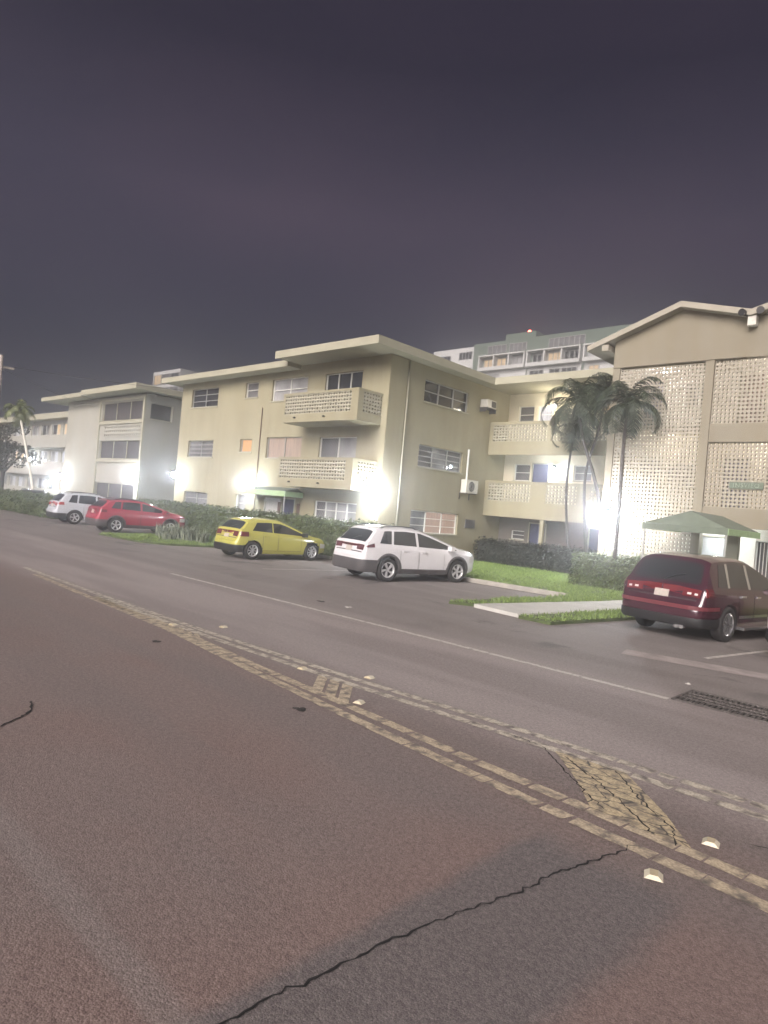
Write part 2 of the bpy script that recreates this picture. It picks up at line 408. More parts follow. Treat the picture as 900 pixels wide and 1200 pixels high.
def ribbon(mb, pts, w, z=.004, mi=0, gaps=None, jag=.0):
    """a painted line along pts, broken into pieces where the paint has cracked"""
    pts = [Vector((p[0], p[1], 0)) for p in pts]
    out = []
    for i in range(len(pts) - 1):
        L_ = (pts[i + 1] - pts[i]).length; n = max(1, int(L_ / .06))
        out += [pts[i].lerp(pts[i + 1], k / n) for k in range(n)]
    out.append(pts[-1])
    d = 0; cut = random.uniform(*gaps) if gaps else 1e9; row = []
    def flush(row):
        if len(row) > 1: mb.grid(row, mi)
    for i, p in enumerate(out):
        t = (out[min(i + 1, len(out) - 1)] - out[max(i - 1, 0)]).normalized(); nn = Vector((-t.y, t.x, 0))
        a = p + nn * (w / 2 + random.uniform(-jag, jag)); b = p - nn * (w / 2 + random.uniform(-jag, jag))
        row.append([(a.x, a.y, z), (b.x, b.y, z)])
        if i: d += (p - out[i - 1]).length
        if d > cut:
            flush(row); d = 0; cut = random.uniform(*gaps)
            sh = t * random.uniform(.012, .03) + t * random.uniform(-.02, .02)
            row = [[(a.x + sh.x * 1.4, a.y + sh.y, z), (b.x + sh.x * .6, b.y + sh.y, z)]]
    flush(row)
near = (.10, .55)
def line(name, pts, w, m, gaps=near, jag=.006):
    b = MB(); ribbon(b, pts, w, .004, 0, gaps, jag); o = struct(name, b, M[m], fix=False); return o
line('yellow_line', [(6, 6.2), (-1.19, 6.06), (-2.33, 6.02), (-3.94, 5.94), (-5.6, 5.82), (-8.7, 5.70), (-13., 5.70), (-17, 5.78)], .12, 'yellow_pale')
line('yellow_line', [(6, 5.95), (-1.14, 5.83), (-2.23, 5.78), (-3.77, 5.71), (-5.7, 5.60), (-8.4, 5.52), (-12.5, 5.57)], .12, 'yellow_pale')
line('yellow_line', [(6, 4.55), (-.88, 4.72), (-2.1, 4.79), (-3.15, 4.85), (-4.64, 4.97), (-6.76, 5.12), (-9.44, 5.40), (-12.4, 5.49)], .13, 'yellow')
line('yellow_line', [(6, 4.25), (-.82, 4.44), (-1.96, 4.51), (-2.97, 4.59), (-4.34, 4.71), (-6.52, 4.94), (-9.21, 5.26), (-12.55, 5.41), (-15.7, 5.58)], .13, 'yellow')
line('white_line', [(-2.95, 8.86), (-7.8, 8.90), (-15.6, 8.86)], .11, 'white', None, .004)
for q in ([(-2.88, 5.72), (-2.22, 5.77), (-1.68, 5.21), (-1.36, 4.80), (-1.66, 4.79), (-1.87, 4.84), (-2.08, 4.80), (-2.42, 5.24)],):
    b = MB(); b.poly([(x, y, .0055) for x, y in q]); struct('yellow_hatching', b, M['yellow_hatch'], fix=False)
for x0, y0, dx in ((-6.02, 5.54, .72), (-9.25, 5.5, .66)):
    b = MB()
    for k in range(3):
        a = x0 + k * .22; sk = dx * (.62 if x0 > -8 else .5); yb = 5.04 if x0 > -8 else 5.42
        if x0 < -8: b.poly([(a, 5.47, .0055), (a + .15, 5.47, .0055), (a + .15 + .35, 5.28, .0055), (a + .35, 5.28, .0055)])
        else: b.poly([(a, y0, .0055), (a + .17, y0, .0055), (a + .17 + sk, yb, .0055), (a + sk, yb, .0055)])
    struct('yellow_hatching', b, M['yellow'], fix=False)

def crack(pts, w):
    b = MB(); P = []
    for i in range(len(pts) - 1):
        a, c = Vector(pts[i]), Vector(pts[i + 1]); n = max(2, int((c - a).length / .035))
        P += [a.lerp(c, k / n) for k in range(n)]
    P.append(Vector(pts[-1]))
    row = []
    for i, p in enumerate(P):
        t = (P[min(i + 1, len(P) - 1)] - P[max(i - 1, 0)]).normalized(); nn = Vector((-t.y, t.x))
        q = p + nn * random.gauss(0, .009); ww = w * random.uniform(.3, 1.2) * (1 if 0 < i < len(P) - 1 else .2)
        a, c = q + nn * ww, q - nn * ww
        row.append([(a.x, a.y, .0065), (c.x, c.y, .0065)])
    b.grid(row); struct('road_crack', b, M['pit'], fix=False)
crack([(-2.15, 1.3), (-2.13, 1.6), (-2.10, 1.88), (-2.07, 2.13), (-2.05, 2.35), (-2.0, 2.74), (-1.93, 3.09), (-1.85, 3.41), (-1.81, 3.74), (-1.72, 4.12), (-1.64, 4.54)], .0075)
crack([(-5.8, 1.7), (-6.03, 1.97), (-6.13, 2.1), (-6.24, 2.24), (-6.35, 2.32), (-6.6, 2.41)], .013)
crack([(-1.05, 5.75), (-.85, 5.55), (-.95, 5.3), (-1.12, 5.22)], .006)
crack([(-3.35, 5.75), (-3.0, 5.72), (-2.6, 5.35), (-2.2, 5.02), (-2.0, 4.86)], .007)
crack([(-2.75, 5.66), (-2.35, 5.4), (-1.95, 5.1), (-1.62, 4.8)], .008)
crack([(-2.3, 5.74), (-1.95, 5.35), (-1.55, 4.98), (-1.45, 4.75)], .008)

# pale concrete gutter where the right hand stalls start
g = MB(); ribbon(g, [(6, 12.3), (-1.5, 12.0), (-2.5, 11.95), (-4.65, 11.5)], .55, .006)
struct('gutter', g, mat('gutter_concrete', (.27, .235, .22), .9, var=.25, scale=3), fix=False)
g = MB(); ribbon(g, [(-3.6, 12.5), (-2.6, 17.6)], .10, .005); struct('stall_line', g, M['white'], fix=False)
g = MB(); ribbon(g, [(-16.4, 12.4), (-15.4, 17.4)], .08, .005); struct('stall_line', g, M['white'], fix=False)

LAWN_R = [(-19.2, 18.15), (-9.2, 18.1), (-9.55, 12.85), (-9.0, 13.2), (-8.1, 18.2), (-7.75, 20.4), (-7.75, 23.4), (-10.75, 23.4), (-10.75, 29.7), (-19.25, 29.7), (-19.25, 20.3)]
LAWN_R2 = [(-7.55, 12.75), (-6.75, 12.72), (-5.95, 17.9), (-2., 18.2), (6, 18.4), (6, 23.4), (-5.4, 23.4), (-5.4, 20.3), (-6.45, 20.3), (-6.75, 18.1)]
LAWN_L = [(-28.4, 12.55), (-24.9, 12.65), (-23.9, 13.3), (-22.6, 17.3), (-22.4, 18.), (-29.2, 18.), (-28.9, 15.)]
BACK_L = [(-62, 17.95), (-19.2, 17.95), (-19.3, 20.35), (-62, 20.35)]
for p in (LAWN_R, LAWN_R2, LAWN_L, BACK_L):
    g = MB(); g.prism(p, -.01, .07 if p is not BACK_L else .06); struct('lawn', g, M['soil'])
g = MB(); g.prism([(-8.98, 13.08), (-7.62, 12.85), (-6.8, 18.1), (-6.5, 23.4), (-7.7, 23.4), (-8.05, 18.2)], -.01, .085)
struct('path', g, M['concrete'])
g = MB(); g.box(-19.2, -9.15, 17.98, 18.14, 0, .14); struct('kerb', g, M['kerb'])
g = MB(); g.box(-5.9, 6, 17.98, 18.14, 0, .14); struct('kerb', g, M['kerb'])
g = MB(); g.box(-62, -29.3, 17.8, 17.94, 0, .12); struct('kerb', g, M['kerb'])
g = MB(); g.box(-22.3, -19.3, 17.8, 17.94, 0, .12); struct('kerb', g, M['kerb'])

def inside(p, poly):
    c = False; n = len(poly)
    for i in range(n):
        a, b = poly[i], poly[(i + 1) % n]
        if (a[1] > p[1]) != (b[1] > p[1]) and p[0] < (b[0] - a[0]) * (p[1] - a[1]) / (b[1] - a[1]) + a[0]: c = not c
    return c
def grass(polys, dens, hmin=.06, hmax=.15):
    b = MB()
    for P in polys:
        x0, x1 = min(p[0] for p in P), max(p[0] for p in P); y0, y1 = min(p[1] for p in P), max(p[1] for p in P)
        for _ in range(int((x1 - x0) * (y1 - y0) * dens)):
            x, y = random.uniform(x0, x1), random.uniform(y0, y1)
            if not inside((x, y), P): continue
            if noise.noise(Vector((x * .9, y * .9, 0))) < -.28 and random.random() < .8: continue
            h = random.uniform(hmin, hmax) * (1 + .5 * noise.noise(Vector((x * .6, y * .6, 3)))); a = random.uniform(0, 6.3); w = random.uniform(.012, .022)
            l = random.uniform(-.06, .06), random.uniform(-.06, .06)
            b.tri((x - math.cos(a) * w, y - math.sin(a) * w, .065), (x + math.cos(a) * w, y + math.sin(a) * w, .065), (x + l[0], y + l[1], .07 + h))
    return b
stuff('grass', grass([LAWN_R, LAWN_R2, LAWN_L], 520, .03, .095), M['grass'], 'short green grass on the lawns and verges between the parked cars', 'grass')

# ------------------------------------------------------------------ road furniture
for i, (x, y, rz, l) in enumerate([
    (-1.40, 4.22, .35, 'pale road reflector nearest the camera, in front of the lower double yellow line'),
    (-1.30, 5.0, .2, 'pale road reflector just beyond the near end of the big cracked yellow hatching'),
    (-4.92, 5.16, .3, 'pale road reflector at the near corner of the middle yellow hatching'),
    (-5.6, 6.02, .1, 'pale road reflector above the upper yellow lines by the middle hatching'),
    (-6.34, 5.55, .2, 'small reflector at the left of the middle hatching, between the yellow lines'),
    (-9.0, 6.12, .1, 'distant road reflector beyond the upper yellow line by the farthest hatching'),
    (-9.45, 5.48, .2, 'distant road reflector at the left end of the farthest yellow hatching')]):
    t = thing('road_reflector', (x, y, .005), l, 'road reflector', 'reflectors along the yellow lines', rz)
    b = MB(); w, d, h = .055, .052, .024
    lo = [(-w, -d, 0), (w, -d, 0), (w, d, 0), (-w, d, 0)]; hi = [(-w * .45, -d * .8, h), (w * .45, -d * .8, h), (w * .45, d * .8, h), (-w * .45, d * .8, h)]
    b.poly(hi); b.poly(lo[::-1])
    for k in (0, 2): b.quad(lo[k], lo[(k + 1) % 4], hi[(k + 1) % 4], hi[k])
    b.build('body', M['rpm'], t, world=False)
    for k in (1, 3):
        b = MB(); q = [Vector(v) for v in (lo[k], lo[(k + 1) % 4], hi[(k + 1) % 4], hi[k])]
        b.quad(*q); b.build('lens', M['rpm_lens'], t, world=False)
for x, y, s, m, l in [(-10.73, 9.75, .22, 'debris', 'dark scrap lying on the apron between the white line and the white SUV'),
                     (-9.9, 9.8, .16, 'pale_debris', 'pale flattened litter beside the dark scrap near the white line'),
                     (-8.5, 4.68, .16, 'debris', 'dark scrap on the near lane below the farthest yellow hatching'),
                     (-5.06, 4.46, .16, 'debris', 'dark scrap just below the lower yellow lines by the middle hatching'),
                     (-3.1, 10.05, .13, 'pale_debris', 'pale litter on the asphalt above the drain grate')]:
    b = MB()
    for k in range(7):
        a = random.uniform(0, 6.3); r = random.uniform(0, s * .6); cx, cy = x + math.cos(a) * r, y + math.sin(a) * r * .6
        n = random.randint(4, 6); h = random.uniform(.006, .018)
        ring = [(cx + math.cos(q * 6.283 / n) * s * random.uniform(.15, .4), cy + math.sin(q * 6.283 / n) * s * random.uniform(.12, .3)) for q in range(n)]
        top = (cx, cy, .004 + h)
        for q in range(n):
            b.tri((*ring[q], .004), (*ring[(q + 1) % n], .004), top)
    tag(b.build('litter', M[m], fix=False), l, 'litter', 'litter on the road')
# drain grate
t = thing('drain_grate', (-2.1, 9.27, 0), 'dark rectangular iron drain grate set in the road at the end of the white line', 'drain grate')
b = MB(); b.box(-2.88, -1.3, 8.88, 9.66, .0045, .007); b.build('pit', M['pit'], t)
b = MB()
for k in range(24): b.box(-2.86 + k * .0655, -2.86 + k * .0655 + .028, 8.92, 9.62, .007, .02)
b.build('bars', M['iron'], t)
b = MB()
for y in (8.86, 9.1, 9.255, 9.41, 9.62): b.box(-2.9, -1.28, y, y + .04, .0072, .023)
for x in (-2.92, -1.30): b.box(x, x + .04, 8.86, 9.66, .0074, .0225)
b.build('frame', M['iron'], t)

# ------------------------------------------------------------------ main apartment block
Y0, XL, XC, YR = 20.4, -36.36, -19.3, 29.8
A = thing('apartment_building', (-28, 25, 0), 'cream three storey apartment block with two breeze block balconies above the yellow hatchback', 'building')
f0 = FY(Y0); fs = FX(XC); fr_ = FY(YR)
W = {}
front = [(-35.25, -32.45, 7.2, 8.27), (-29.85, -28.7, 7.5, 8.3), (-27.5, -24.72, 7.2, 8.3), (-23.45, -20.98, 6.2, 8.27),
         (-35.23, -32.55, 4.3, 5.25), (-29.95, -28.88, 4.6, 5.28), (-27.6, -24.8, 4.3, 5.35), (-23.52, -21.0, 3.2, 5.3),
         (-35.23, -32.7, 1.2, 2.27), (-29.96, -28.97, 1.4, 2.32), (-27.29, -26.02, .2, 2.27), (-25.9, -24.96, .2, 2.27), (-23.5, -20.66, 1.1, 2.32)]
b = MB(); wall(b, f0, XL, XC, -.02, 8.84, front)
b.quad((XL, Y0, -.02), (XL, 38, -.02), (XL, 38, 8.84), (XL, Y0, 8.84))
side = [(22.75, 26.15, 7.25, 8.24), (22.7, 26.05, 4.28, 5.27), (22.52, 26.1, 1.25, 2.27)]
wall(b, fs, Y0, YR, -.02, 8.84, side)
b.quad((XL, 38, -.02), (-10.6, 38, -.02), (-10.6, 38, 8.84), (XL, 38, 8.84))
b.build('wall', M['cream'], A, fix=False)
# pilaster strips at the corner, rain pipe and the joint lines
b = MB(); b.box(XC + .003, XC + .05, 20.42, 21.46, -.02, 8.8); b.box(-19.62, XC + .05, Y0 - .05, Y0 - .003, -.02, 8.82); b.build('pilaster', M['cream'], A)
b = MB(); b.tube([(XC + .05, 21.55, 8.8), (XC + .05, 21.55, .1)], .04, 8); b.build('rain_pipe', M['trim'], A, smooth=True)
b = MB(); b.tube([(-28.15, Y0 - .04, 6.9), (-28.15, Y0 - .04, .1)], .025, 6); b.build('rain_pipe', M['shutter'], A)
for i, h in enumerate(front):
    k = dict(cols=2, rows=3, panes='glass')
    if i == 1: k = dict(cols=1, rows=2, panes='blind_dim', frame='alu_white')
    if i == 2: k = dict(cols=2, rows=2, panes='blind', frame='alu_white')
    if i == 3: k = dict(cols=3, rows=1, panes='glass', frame='alu_white', sill=False)
    if i == 4: k = dict(cols=2, rows=4, panes='blind_dim', slats=2)
    if i == 5: k = dict(cols=1, rows=1, panes='lit_orange')
    if i == 6: k = dict(cols=2, rows=1, panes='lit_pink')
    if i == 7: k = dict(cols=2, rows=1, panes=['blind_dim', 'blind'], frame='alu_white', sill=False)
    if i == 8: k = dict(cols=2, rows=3, panes='blind_dim', slats=2)
    if i == 9: k = dict(cols=1, rows=2, panes='blind', frame='alu_white')
    if i == 12: k = dict(cols=4, rows=3, panes=['blind_dim', 'blind', 'blind', 'blind'], frame='alu_white')
    if i in (10, 11):
        door(A, f0, h, 'door_white' if i == 10 else 'door_blue'); continue
    window(A, f0, h, **k)
for x in (-26.0, -24.62):
    b = MB(); b.box(x - .14 + (.06 if x > -25 else -.02), x + .06 + (.06 if x > -25 else -.02), .012, .06, 1.55, 2.1, 0, f0)
    b.build('shutter', M['shutter'], A)
window(A, fs, side[0], 3, 2, ['glass', 'glass', 'glass'], 'alu')
window(A, fs, side[1], 3, 4, ['blind_dim', 'blind', 'blind_dim'], 'alu')
window(A, fs, side[2], 3, 3, ['blind', 'lit_pink', 'lit_pink'], 'alu_white')
b = MB(); b.tube([(XC + .05, 26.45, 5.5), (XC + .05, 26.45, 3.9)], .05, 8); b.build('conduit', M['alu_white'], A)
b = MB(); b.box(26.7, 27.5, .0, .05, 1.62, 2.05, 0, fs); b.build('vent', M['blind_dim'], A)
# roofs: the lower left part and the higher right part
b = MB()
b.box(-37.35, -25.3, 19.55, 38.4, 8.66, 8.9)
b.prism([(-25.22, 18.8), (-18.6, 18.8), (-18.6, 27.2), (-9.9, 27.2), (-9.9, 38.4), (-25.22, 38.4)], 8.845, 9.12)
b.build('roof', M['trim'], A)
b = MB()
b.box(-37.3, -25.4, 19.6, 38.3, 8.905, 8.93)
b.prism([(-25.1, 18.92), (-18.72, 18.92), (-18.72, 27.32), (-10.0, 27.32), (-10.0, 38.3), (-25.1, 38.3)], 9.125, 9.15)
b.build('roof_covering', M['roofing'], A)
b = MB(); b.box(-37.35, -25.24, 19.48, 19.55, 8.62, 8.92); b.box(-25.24, -18.52, 18.72, 18.8, 8.80, 9.14); b.box(-18.6, -18.52, 18.8, 27.12, 8.80, 9.14); b.box(-18.52, -9.9, 27.12, 27.2, 8.80, 9.14)
b.build('fascia', M['trim'], A)
# balconies
for zs in (5.78, 2.86):
    x0, x1, y0 = -24.55, -19.58, 18.9
    bal = MB(); zt = zs + 1.34
    bal.box(x0, x1, y0, Y0 - .004, zs, zs + .17)
    bal.box(x0, x1, y0, y0 + .12, zs + .171, zs + .36); bal.box(x1 - .12, x1, y0 + .121, Y0 - .004, zs + .171, zs + .36); bal.box(x0, x0 + .12, y0 + .121, Y0 - .004, zs + .171, zs + .36)
    bal.box(x0, x1, y0 - .01, y0 + .13, zt - .09, zt); bal.box(x1 - .13, x1 + .01, y0 + .131, Y0 - .004, zt - .09, zt); bal.box(x0 - .01, x0 + .13, y0 + .131, Y0 - .004, zt - .09, zt)
    for a, c in ((x0, x0 + .14), (x1 - .42, x1)): bal.box(a, c, y0 + .002, y0 + .118, zs + .361, zt - .091)
    bal.box(x1 - .118, x1 - .002, y0 + .12, y0 + .3, zs + .361, zt - .091)
    o = bal.build('balcony', M['cream'], A)
    for fq, a, c in ((FY(y0 + .015), x0 + .14, x1 - .42), (FX(x1 - .015), y0 + .3, Y0 - .01), (FX(x0 + .105), y0 + .12, Y0 - .01)):
        sc = MB(); blocks(sc, fq, a, c, zs + .36, zt - .09, .17, .15, .09); sc.build('block_screen', M['block'], o, fix=False)
    for x in (-23.6, -21.6):
        k = MB(); k.tube([(x, y0 - .12, zs + .2), (x, y0 + .02, zs + .2)], .035, 8); k.build('drain_spout', M['dark'], o)
# rear wing with its two open corridors
doorsR = [(-17.55, -16.68, 3.0, 5.18)]
rear = [(-18.7, -17.78, 7.3, 8.2), (-17.55, -16.72, 7.3, 8.17), (-14.3, -13.6, 7.3, 8.25), (-18.68, -17.73, 4.3, 5.16), (-16.16, -15.62, 4.4, 5.08), (-15.3, -14.36, 4.4, 5.15), (-18.55, -17.75, 1.25, 1.7)]
rd = [(-17.55, -16.68, 3.0, 5.18), (-17.45, -16.56, .1, 2.12), (-14.2, -13.3, .1, 2.12), (-13.2, -12.3, 3.0, 5.18)]
b = MB(); wall(b, fr_, XC, -10.6, 2.72, 8.84, [h for h in rear + rd if h[2] > 2.8])
b.build('corridor_wall', M['hall'], A, fix=False)
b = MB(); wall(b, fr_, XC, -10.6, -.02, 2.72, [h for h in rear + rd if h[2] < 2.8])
b.build('corridor_wall', M['lower_wall'], A, fix=False)
kinds = ['blind_dim', 'lit_white', 'lit_warm', 'blind_dim', 'blind', 'blind', 'screen']
for h, k in zip(rear, kinds): window(A, fr_, h, 1, 2, k, 'alu_white')
for h, k in zip(rd, ('door_blue', 'door_blue', 'door_blue', 'door_white')): door(A, fr_, h, k)
b = MB()
b.box(XC + .004, -10.62, 28.3, YR - .004, 5.72, 5.98); b.box(XC + .004, -10.62, 28.3, YR - .004, 2.72, 2.98)
b.build('corridor_floor', M['cream'], A)
for zb, zp0, zp1, zt, segs in ((5.46, 6.12, 6.98, 7.12, [(-19.1, -16.0), (-15.8, -13.0), (-12.8, -10.9)]), (2.34, 3.12, 4.03, 4.14, [(-19.1, -16.65), (-15.8, -14.2), (-13.6, -11.2)])):
    b = MB(); b.box(XC + .004, -10.62, 28.18, 28.298, zb, zp0); b.box(XC + .004, -10.62, 28.17, 28.31, zp1, zt)
    e = XC + .004
    for s0, s1 in segs + [(-10.62, -10.62)]:
        if s0 > e: b.box(e, s0, 28.182, 28.296, zp0 + .001, zp1 - .001)
        e = s1
    o = b.build('corridor_rail', M['cream'], A)
    for s0, s1 in segs:
        sc = MB(); blocks(sc, FY(28.2), s0, s1, zp0, zp1, .17, .15, .08); sc.build('block_screen', M['block'], o, fix=False)
for x in (-15.9, -12.9):
    b = MB(); b.box(x - .09, x + .09, 28.2, 28.38, 0, 2.33); b.build('post', M['cream'], A)

# wall air conditioners
t = thing('air_conditioner', (XC, 27.55, 7.7), 'boxy window air conditioner on a bracket high on the side wall', 'air conditioner')
b = MB(); b.box(27.15, 27.95, .003, .42, 7.72, 8.12, 0, fs); b.build('casing', M['ac'], t)
b = MB(); b.box(27.52, 27.9, .424, .44, 7.77, 8.07, 0, fs); b.build('grille', M['dark'], t)
b = MB(); b.box(27.12, 27.14, .003, .4, 7.5, 7.72, 0, fs); b.box(27.96, 27.98, .003, .4, 7.5, 7.72, 0, fs); b.box(27.1, 28.0, .003, .45, 7.69, 7.718, 0, fs); b.build('bracket', M['clad'], t)
t = thing('condenser_unit', (XC, 26.3, 3.3), 'outdoor condenser with round fan mounted below the second floor side windows', 'air conditioner')
b = MB(); b.box(25.95, 26.9, .12, .45, 3.34, 3.98, 0, fs); b.build('casing', M['ac'], t)
b = MB(); cy, cz = 26.35, 3.66
ring = [(cy + .24 * math.cos(q * .3927), cz + .24 * math.sin(q * .3927)) for q in range(16)]
for q in range(16): b.tri(fs(cy, .458, cz), fs(ring[q][0], .458, ring[q][1]), fs(ring[(q + 1) % 16][0], .458, ring[(q + 1) % 16][1]))
for rr in (.1, .17, .25): b.tube([fs(cy + rr * math.cos(q * .3927), .47, cz + rr * math.sin(q * .3927)) for q in range(17)], .012, 5, 1, False)
b.build('fan', [M['dark'], M['alu']], t, fix=False)
b = MB(); 
for y in (26.0, 26.8): b.box(y, y + .04, .004, .47, 3.30, 3.337, 0, fs); b.box(y, y + .04, .004, .04, 3.0, 3.299, 0, fs)
b.build('bracket', M['clad'], t)

# green awning over the street door
t = thing('door_awning', (-26.3, 20.4, 2.4), 'green canvas awning over the blue door of the cream block', 'awning')
b = MB(); x0, x1, ya, yb = -28.1, -24.3, 19.25, Y0 - .05
b.quad((x0, ya, 2.62), (x1, ya, 2.62), (x1 - .5, yb, 2.84), (x0 + .5, yb, 2.84)); b.tri((x0, ya, 2.62), (x0, yb, 2.62), (x0 + .5, yb, 2.84)); b.tri((x1, ya, 2.62), (x1, yb, 2.62), (x1 - .5, yb, 2.84))
b.build('cover', M['green_canvas'], t, fix=False)
b = MB(); b.box(x0, x1, ya - .015, ya, 2.38, 2.63); b.box(x0 - .015, x0, ya, yb, 2.38, 2.63); b.box(x1, x1 + .015, ya, yb, 2.38, 2.63); b.build('valance', M['lit_valance'], t)
b = MB()
for x in (x0 + .08, x1 - .08): b.tube([(x, ya + .06, .05), (x, ya + .06, 2.6)], .03, 6)
b.build('post', M['alu'], t)

# ------------------------------------------------------------------ gabled building on the right
YG = 23.5
G = thing('gabled_building', (-6, 28, 0), 'beige building with low gabled roof and tall perforated block screens behind the maroon SUV', 'building')
fg = FY(YG)
PXL, PXR, QXL, QXR = -10.56, -7.55, -7.27, -3.95
def zr(x):  # roof line
    return 10.22 - .365 * (-8.42 - x) if x < -8.42 else 10.22 - .27 * (x + 8.42) if x < -6.2 else 9.62 + .28 * (x + 6.2)
b = MB()
b.box(-10.82, PXL, YG, YG + .25, -.02, 8.14)
b.box(PXR, QXL, YG - .05, YG + .25, -.02, 8.14)
b.box(QXL, QXR, YG, YG + .25, 5.37, 5.98); b.box(QXL, QXR, YG, YG + .25, 2.55, 3.19)
b.box(QXR, -3.5, YG - .05, YG + .25, -.02, 8.14)
b.box(-3.5, 3, YG, YG + .25, -.02, 8.14)
xs = [-10.82, -8.42, -6.2, 3]
top = [(x, zr(x) - .14) for x in xs]
for y in (YG, YG + .25):
    b.poly([(-10.82, y, 8.141), (3, y, 8.141)] + [(x, y, z) for x, z in reversed(top)])
b.quad((-10.82, YG, 8.141), (-10.82, 40, 8.141), (-10.82, 40, top[0][1]), (-10.82, YG, top[0][1]))
b.quad((-10.82, YG + .25, -.02), (-10.82, 40, -.02), (-10.82, 40, 8.141), (-10.82, YG + .25, 8.141))
b.build('wall', M['beige'], G, fix=False)
b = MB(); T = .2
for xa, xb in ((-11.75, -8.42), (-8.42, -6.2), (-6.2, 4)):
    ya, yb = 23.12, 40
    za, zb_ = zr(xa), zr(xb)
    b.quad((xa, ya, za), (xb, ya, zb_), (xb, yb, zb_), (xa, yb, za)); b.quad((xa, ya, za - T), (xb, ya, zb_ - T), (xb, yb, zb_ - T), (xa, yb, za - T))
    b.quad((xa, ya, za), (xb, ya, zb_), (xb, ya, zb_ - T), (xa, ya, za - T))
xa = -11.75; b.quad((xa, 23.12, zr(xa)), (xa, 40, zr(xa)), (xa, 40, zr(xa) - T), (xa, 23.12, zr(xa) - T))
b.build('roof', M['beige_trim'], G, fix=False)
b = MB(); b.box(-11.2, -10.95, 23.2, YG + 3, 8.78, 9.0); b.build('rafter', M['beige_trim'], G)
b = MB(); b.box(-10.82, -6.3, 23.46, YG - .003, 8.16, 8.2); 
b.build('ledge', M['beige'], G)
b = MB(); blocks(b, FY(YG + .08), PXL, PXR, .25, 8.1, .126, .132, .09, rr=(.29, .26)); b.build('block_screen', M['block_beige'], G, fix=False)
b = MB(); blocks(b, FY(YG + .08), QXL, QXR, 5.98, 8.14, .126, .132, .09, rr=(.31, .28)); b.build('block_screen', M['block_beige'], G, fix=False)
b = MB(); blocks(b, FY(YG + .08), QXL, QXR, 3.19, 5.37, .126, .132, .09, rr=(.31, .28)); b.build('block_screen', M['block_beige'], G, fix=False)
# corridors behind the screens
YB = 25.3; fb = FY(YB)
gh = [(-10.3, -9.5, 6.05, 8.0), (-8.7, -7.9, 6.9, 7.8), (-6.9, -6.1, 6.05, 8.0), (-5.6, -4.6, 6.9, 7.8), (-10.2, -9.4, 3.05, 5.0), (-9.2, -8.2, 3.9, 4.8), (-7.2, -6.4, 3.05, 5.0),
      (-6.0, -5.0, 3.9, 4.8), (-7.72, -6.95, .1, 2.2), (-6.0, -5.0, .9, 2.2)]
b = MB(); wall(b, fb, -10.8, -2.9, -.02, 8.3, gh)
b.box(-2.92, -2.9, YG + .26, YB, 0, 8.3)
b.build('corridor_wall', M['hall_white'], G, fix=False)
for i, h in enumerate(gh):
    if i in (0, 2, 4, 6): door(G, fb, h, 'door_blue' if i != 2 else 'shutter')
    elif i == 8: door(G, fb, h, 'door_white')
    else: window(G, fb, h, 2, 1, 'blind_dim' if i != 9 else 'screen', 'alu_white')
b = MB(); b.box(-10.55, -2.95, YG + .26, YB - .004, 5.78, 5.98); b.box(-10.55, -2.95, YG + .26, YB - .004, 2.75, 2.95); b.box(-10.55, -2.95, YG + .26, YB - .004, 8.15, 8.28); b.build('corridor_floor', M['hall_white'], G)
b = MB(); b.box(-6.42, -6.08, YG - .02, YG + .22, 0, 2.54); b.build('column', M['trim'], G)
b = MB(); b.box(-4.6, -4.3, YG - .02, YG + .22, 0, 2.54); b.build('column', M['trim'], G)
# window bars
b = MB()
for k in range(9): b.box(-5.95 + k * .11, -5.93 + k * .11, .02, .045, .95, 2.15, 0, fb)
b.build('window_bars', M['alu_white'], G)
# green entrance canopy
t = thing('entrance_canopy', (-6.66, 21.7, 0), 'green hipped canvas canopy on posts over the entrance behind the maroon SUV', 'awning')
x0, x1, xm, ya, yb = -7.86, -5.46, -6.6, 20.0, YG - .06
b = MB(); ze, zp = 2.44, 2.9
b.tri((x0, ya, ze), (x1, ya, ze), (xm, ya + .35, zp)); b.quad((x1, ya, ze), (x1, yb, ze), (xm, yb, zp), (xm, ya + .35, zp)); b.quad((x0, ya, ze), (x0, yb, ze), (xm, yb, zp), (xm, ya + .35, zp))
b.build('cover', M['green_canvas'], t, fix=False)
b = MB(); b.box(x0, x1, ya - .015, ya, ze - .18, ze + .01); b.build('valance', M['green_canvas'], t)
b = MB(); b.box(x1, x1 + .015, ya, yb, ze - .18, ze + .01); b.box(x0 - .015, x0, ya, yb, ze - .18, ze + .01); b.build('valance', M['lit_valance'], t)
for x, y in ((x0 + .06, ya + .05), (x1 - .06, ya + .05)):
    b = MB(); b.tube([(x, y, .06), (x, y, ze)], .03, 8); b.build('post', M['alu'], t)
# sign on the lower right screen
t = thing('wall_sign', (-5.85, YG - .05, 3.9), 'small green name board with raised letters on the right block screen', 'sign')
b = MB(); b.box(-6.5, -5.5, .0, .05, 3.84, 4.06, 0, FY(YG + .06)); b.build('board', M['sign'], t)
cu = bpy.data.curves.new('lettering', 'FONT'); cu.body = 'INSVIEO'; cu.size = .19; cu.extrude = .008; cu.align_x = 'CENTER'; cu.space_character = 1.15
o = bpy.data.objects.new('lettering', cu); COL.objects.link(o)
dg = bpy.context.evaluated_depsgraph_get(); me = bpy.data.meshes.new_from_object(o.evaluated_get(dg)); bpy.data.objects.remove(o)
me.materials.clear(); me.materials.append(M['sign_letter']); o = bpy.data.objects.new('lettering', me); COL.objects.link(o); o.parent = t
o.rotation_euler = (R(90), 0, 0); o.location = Vector((-6.0, YG + .06 - .058, 3.885)) - t.location
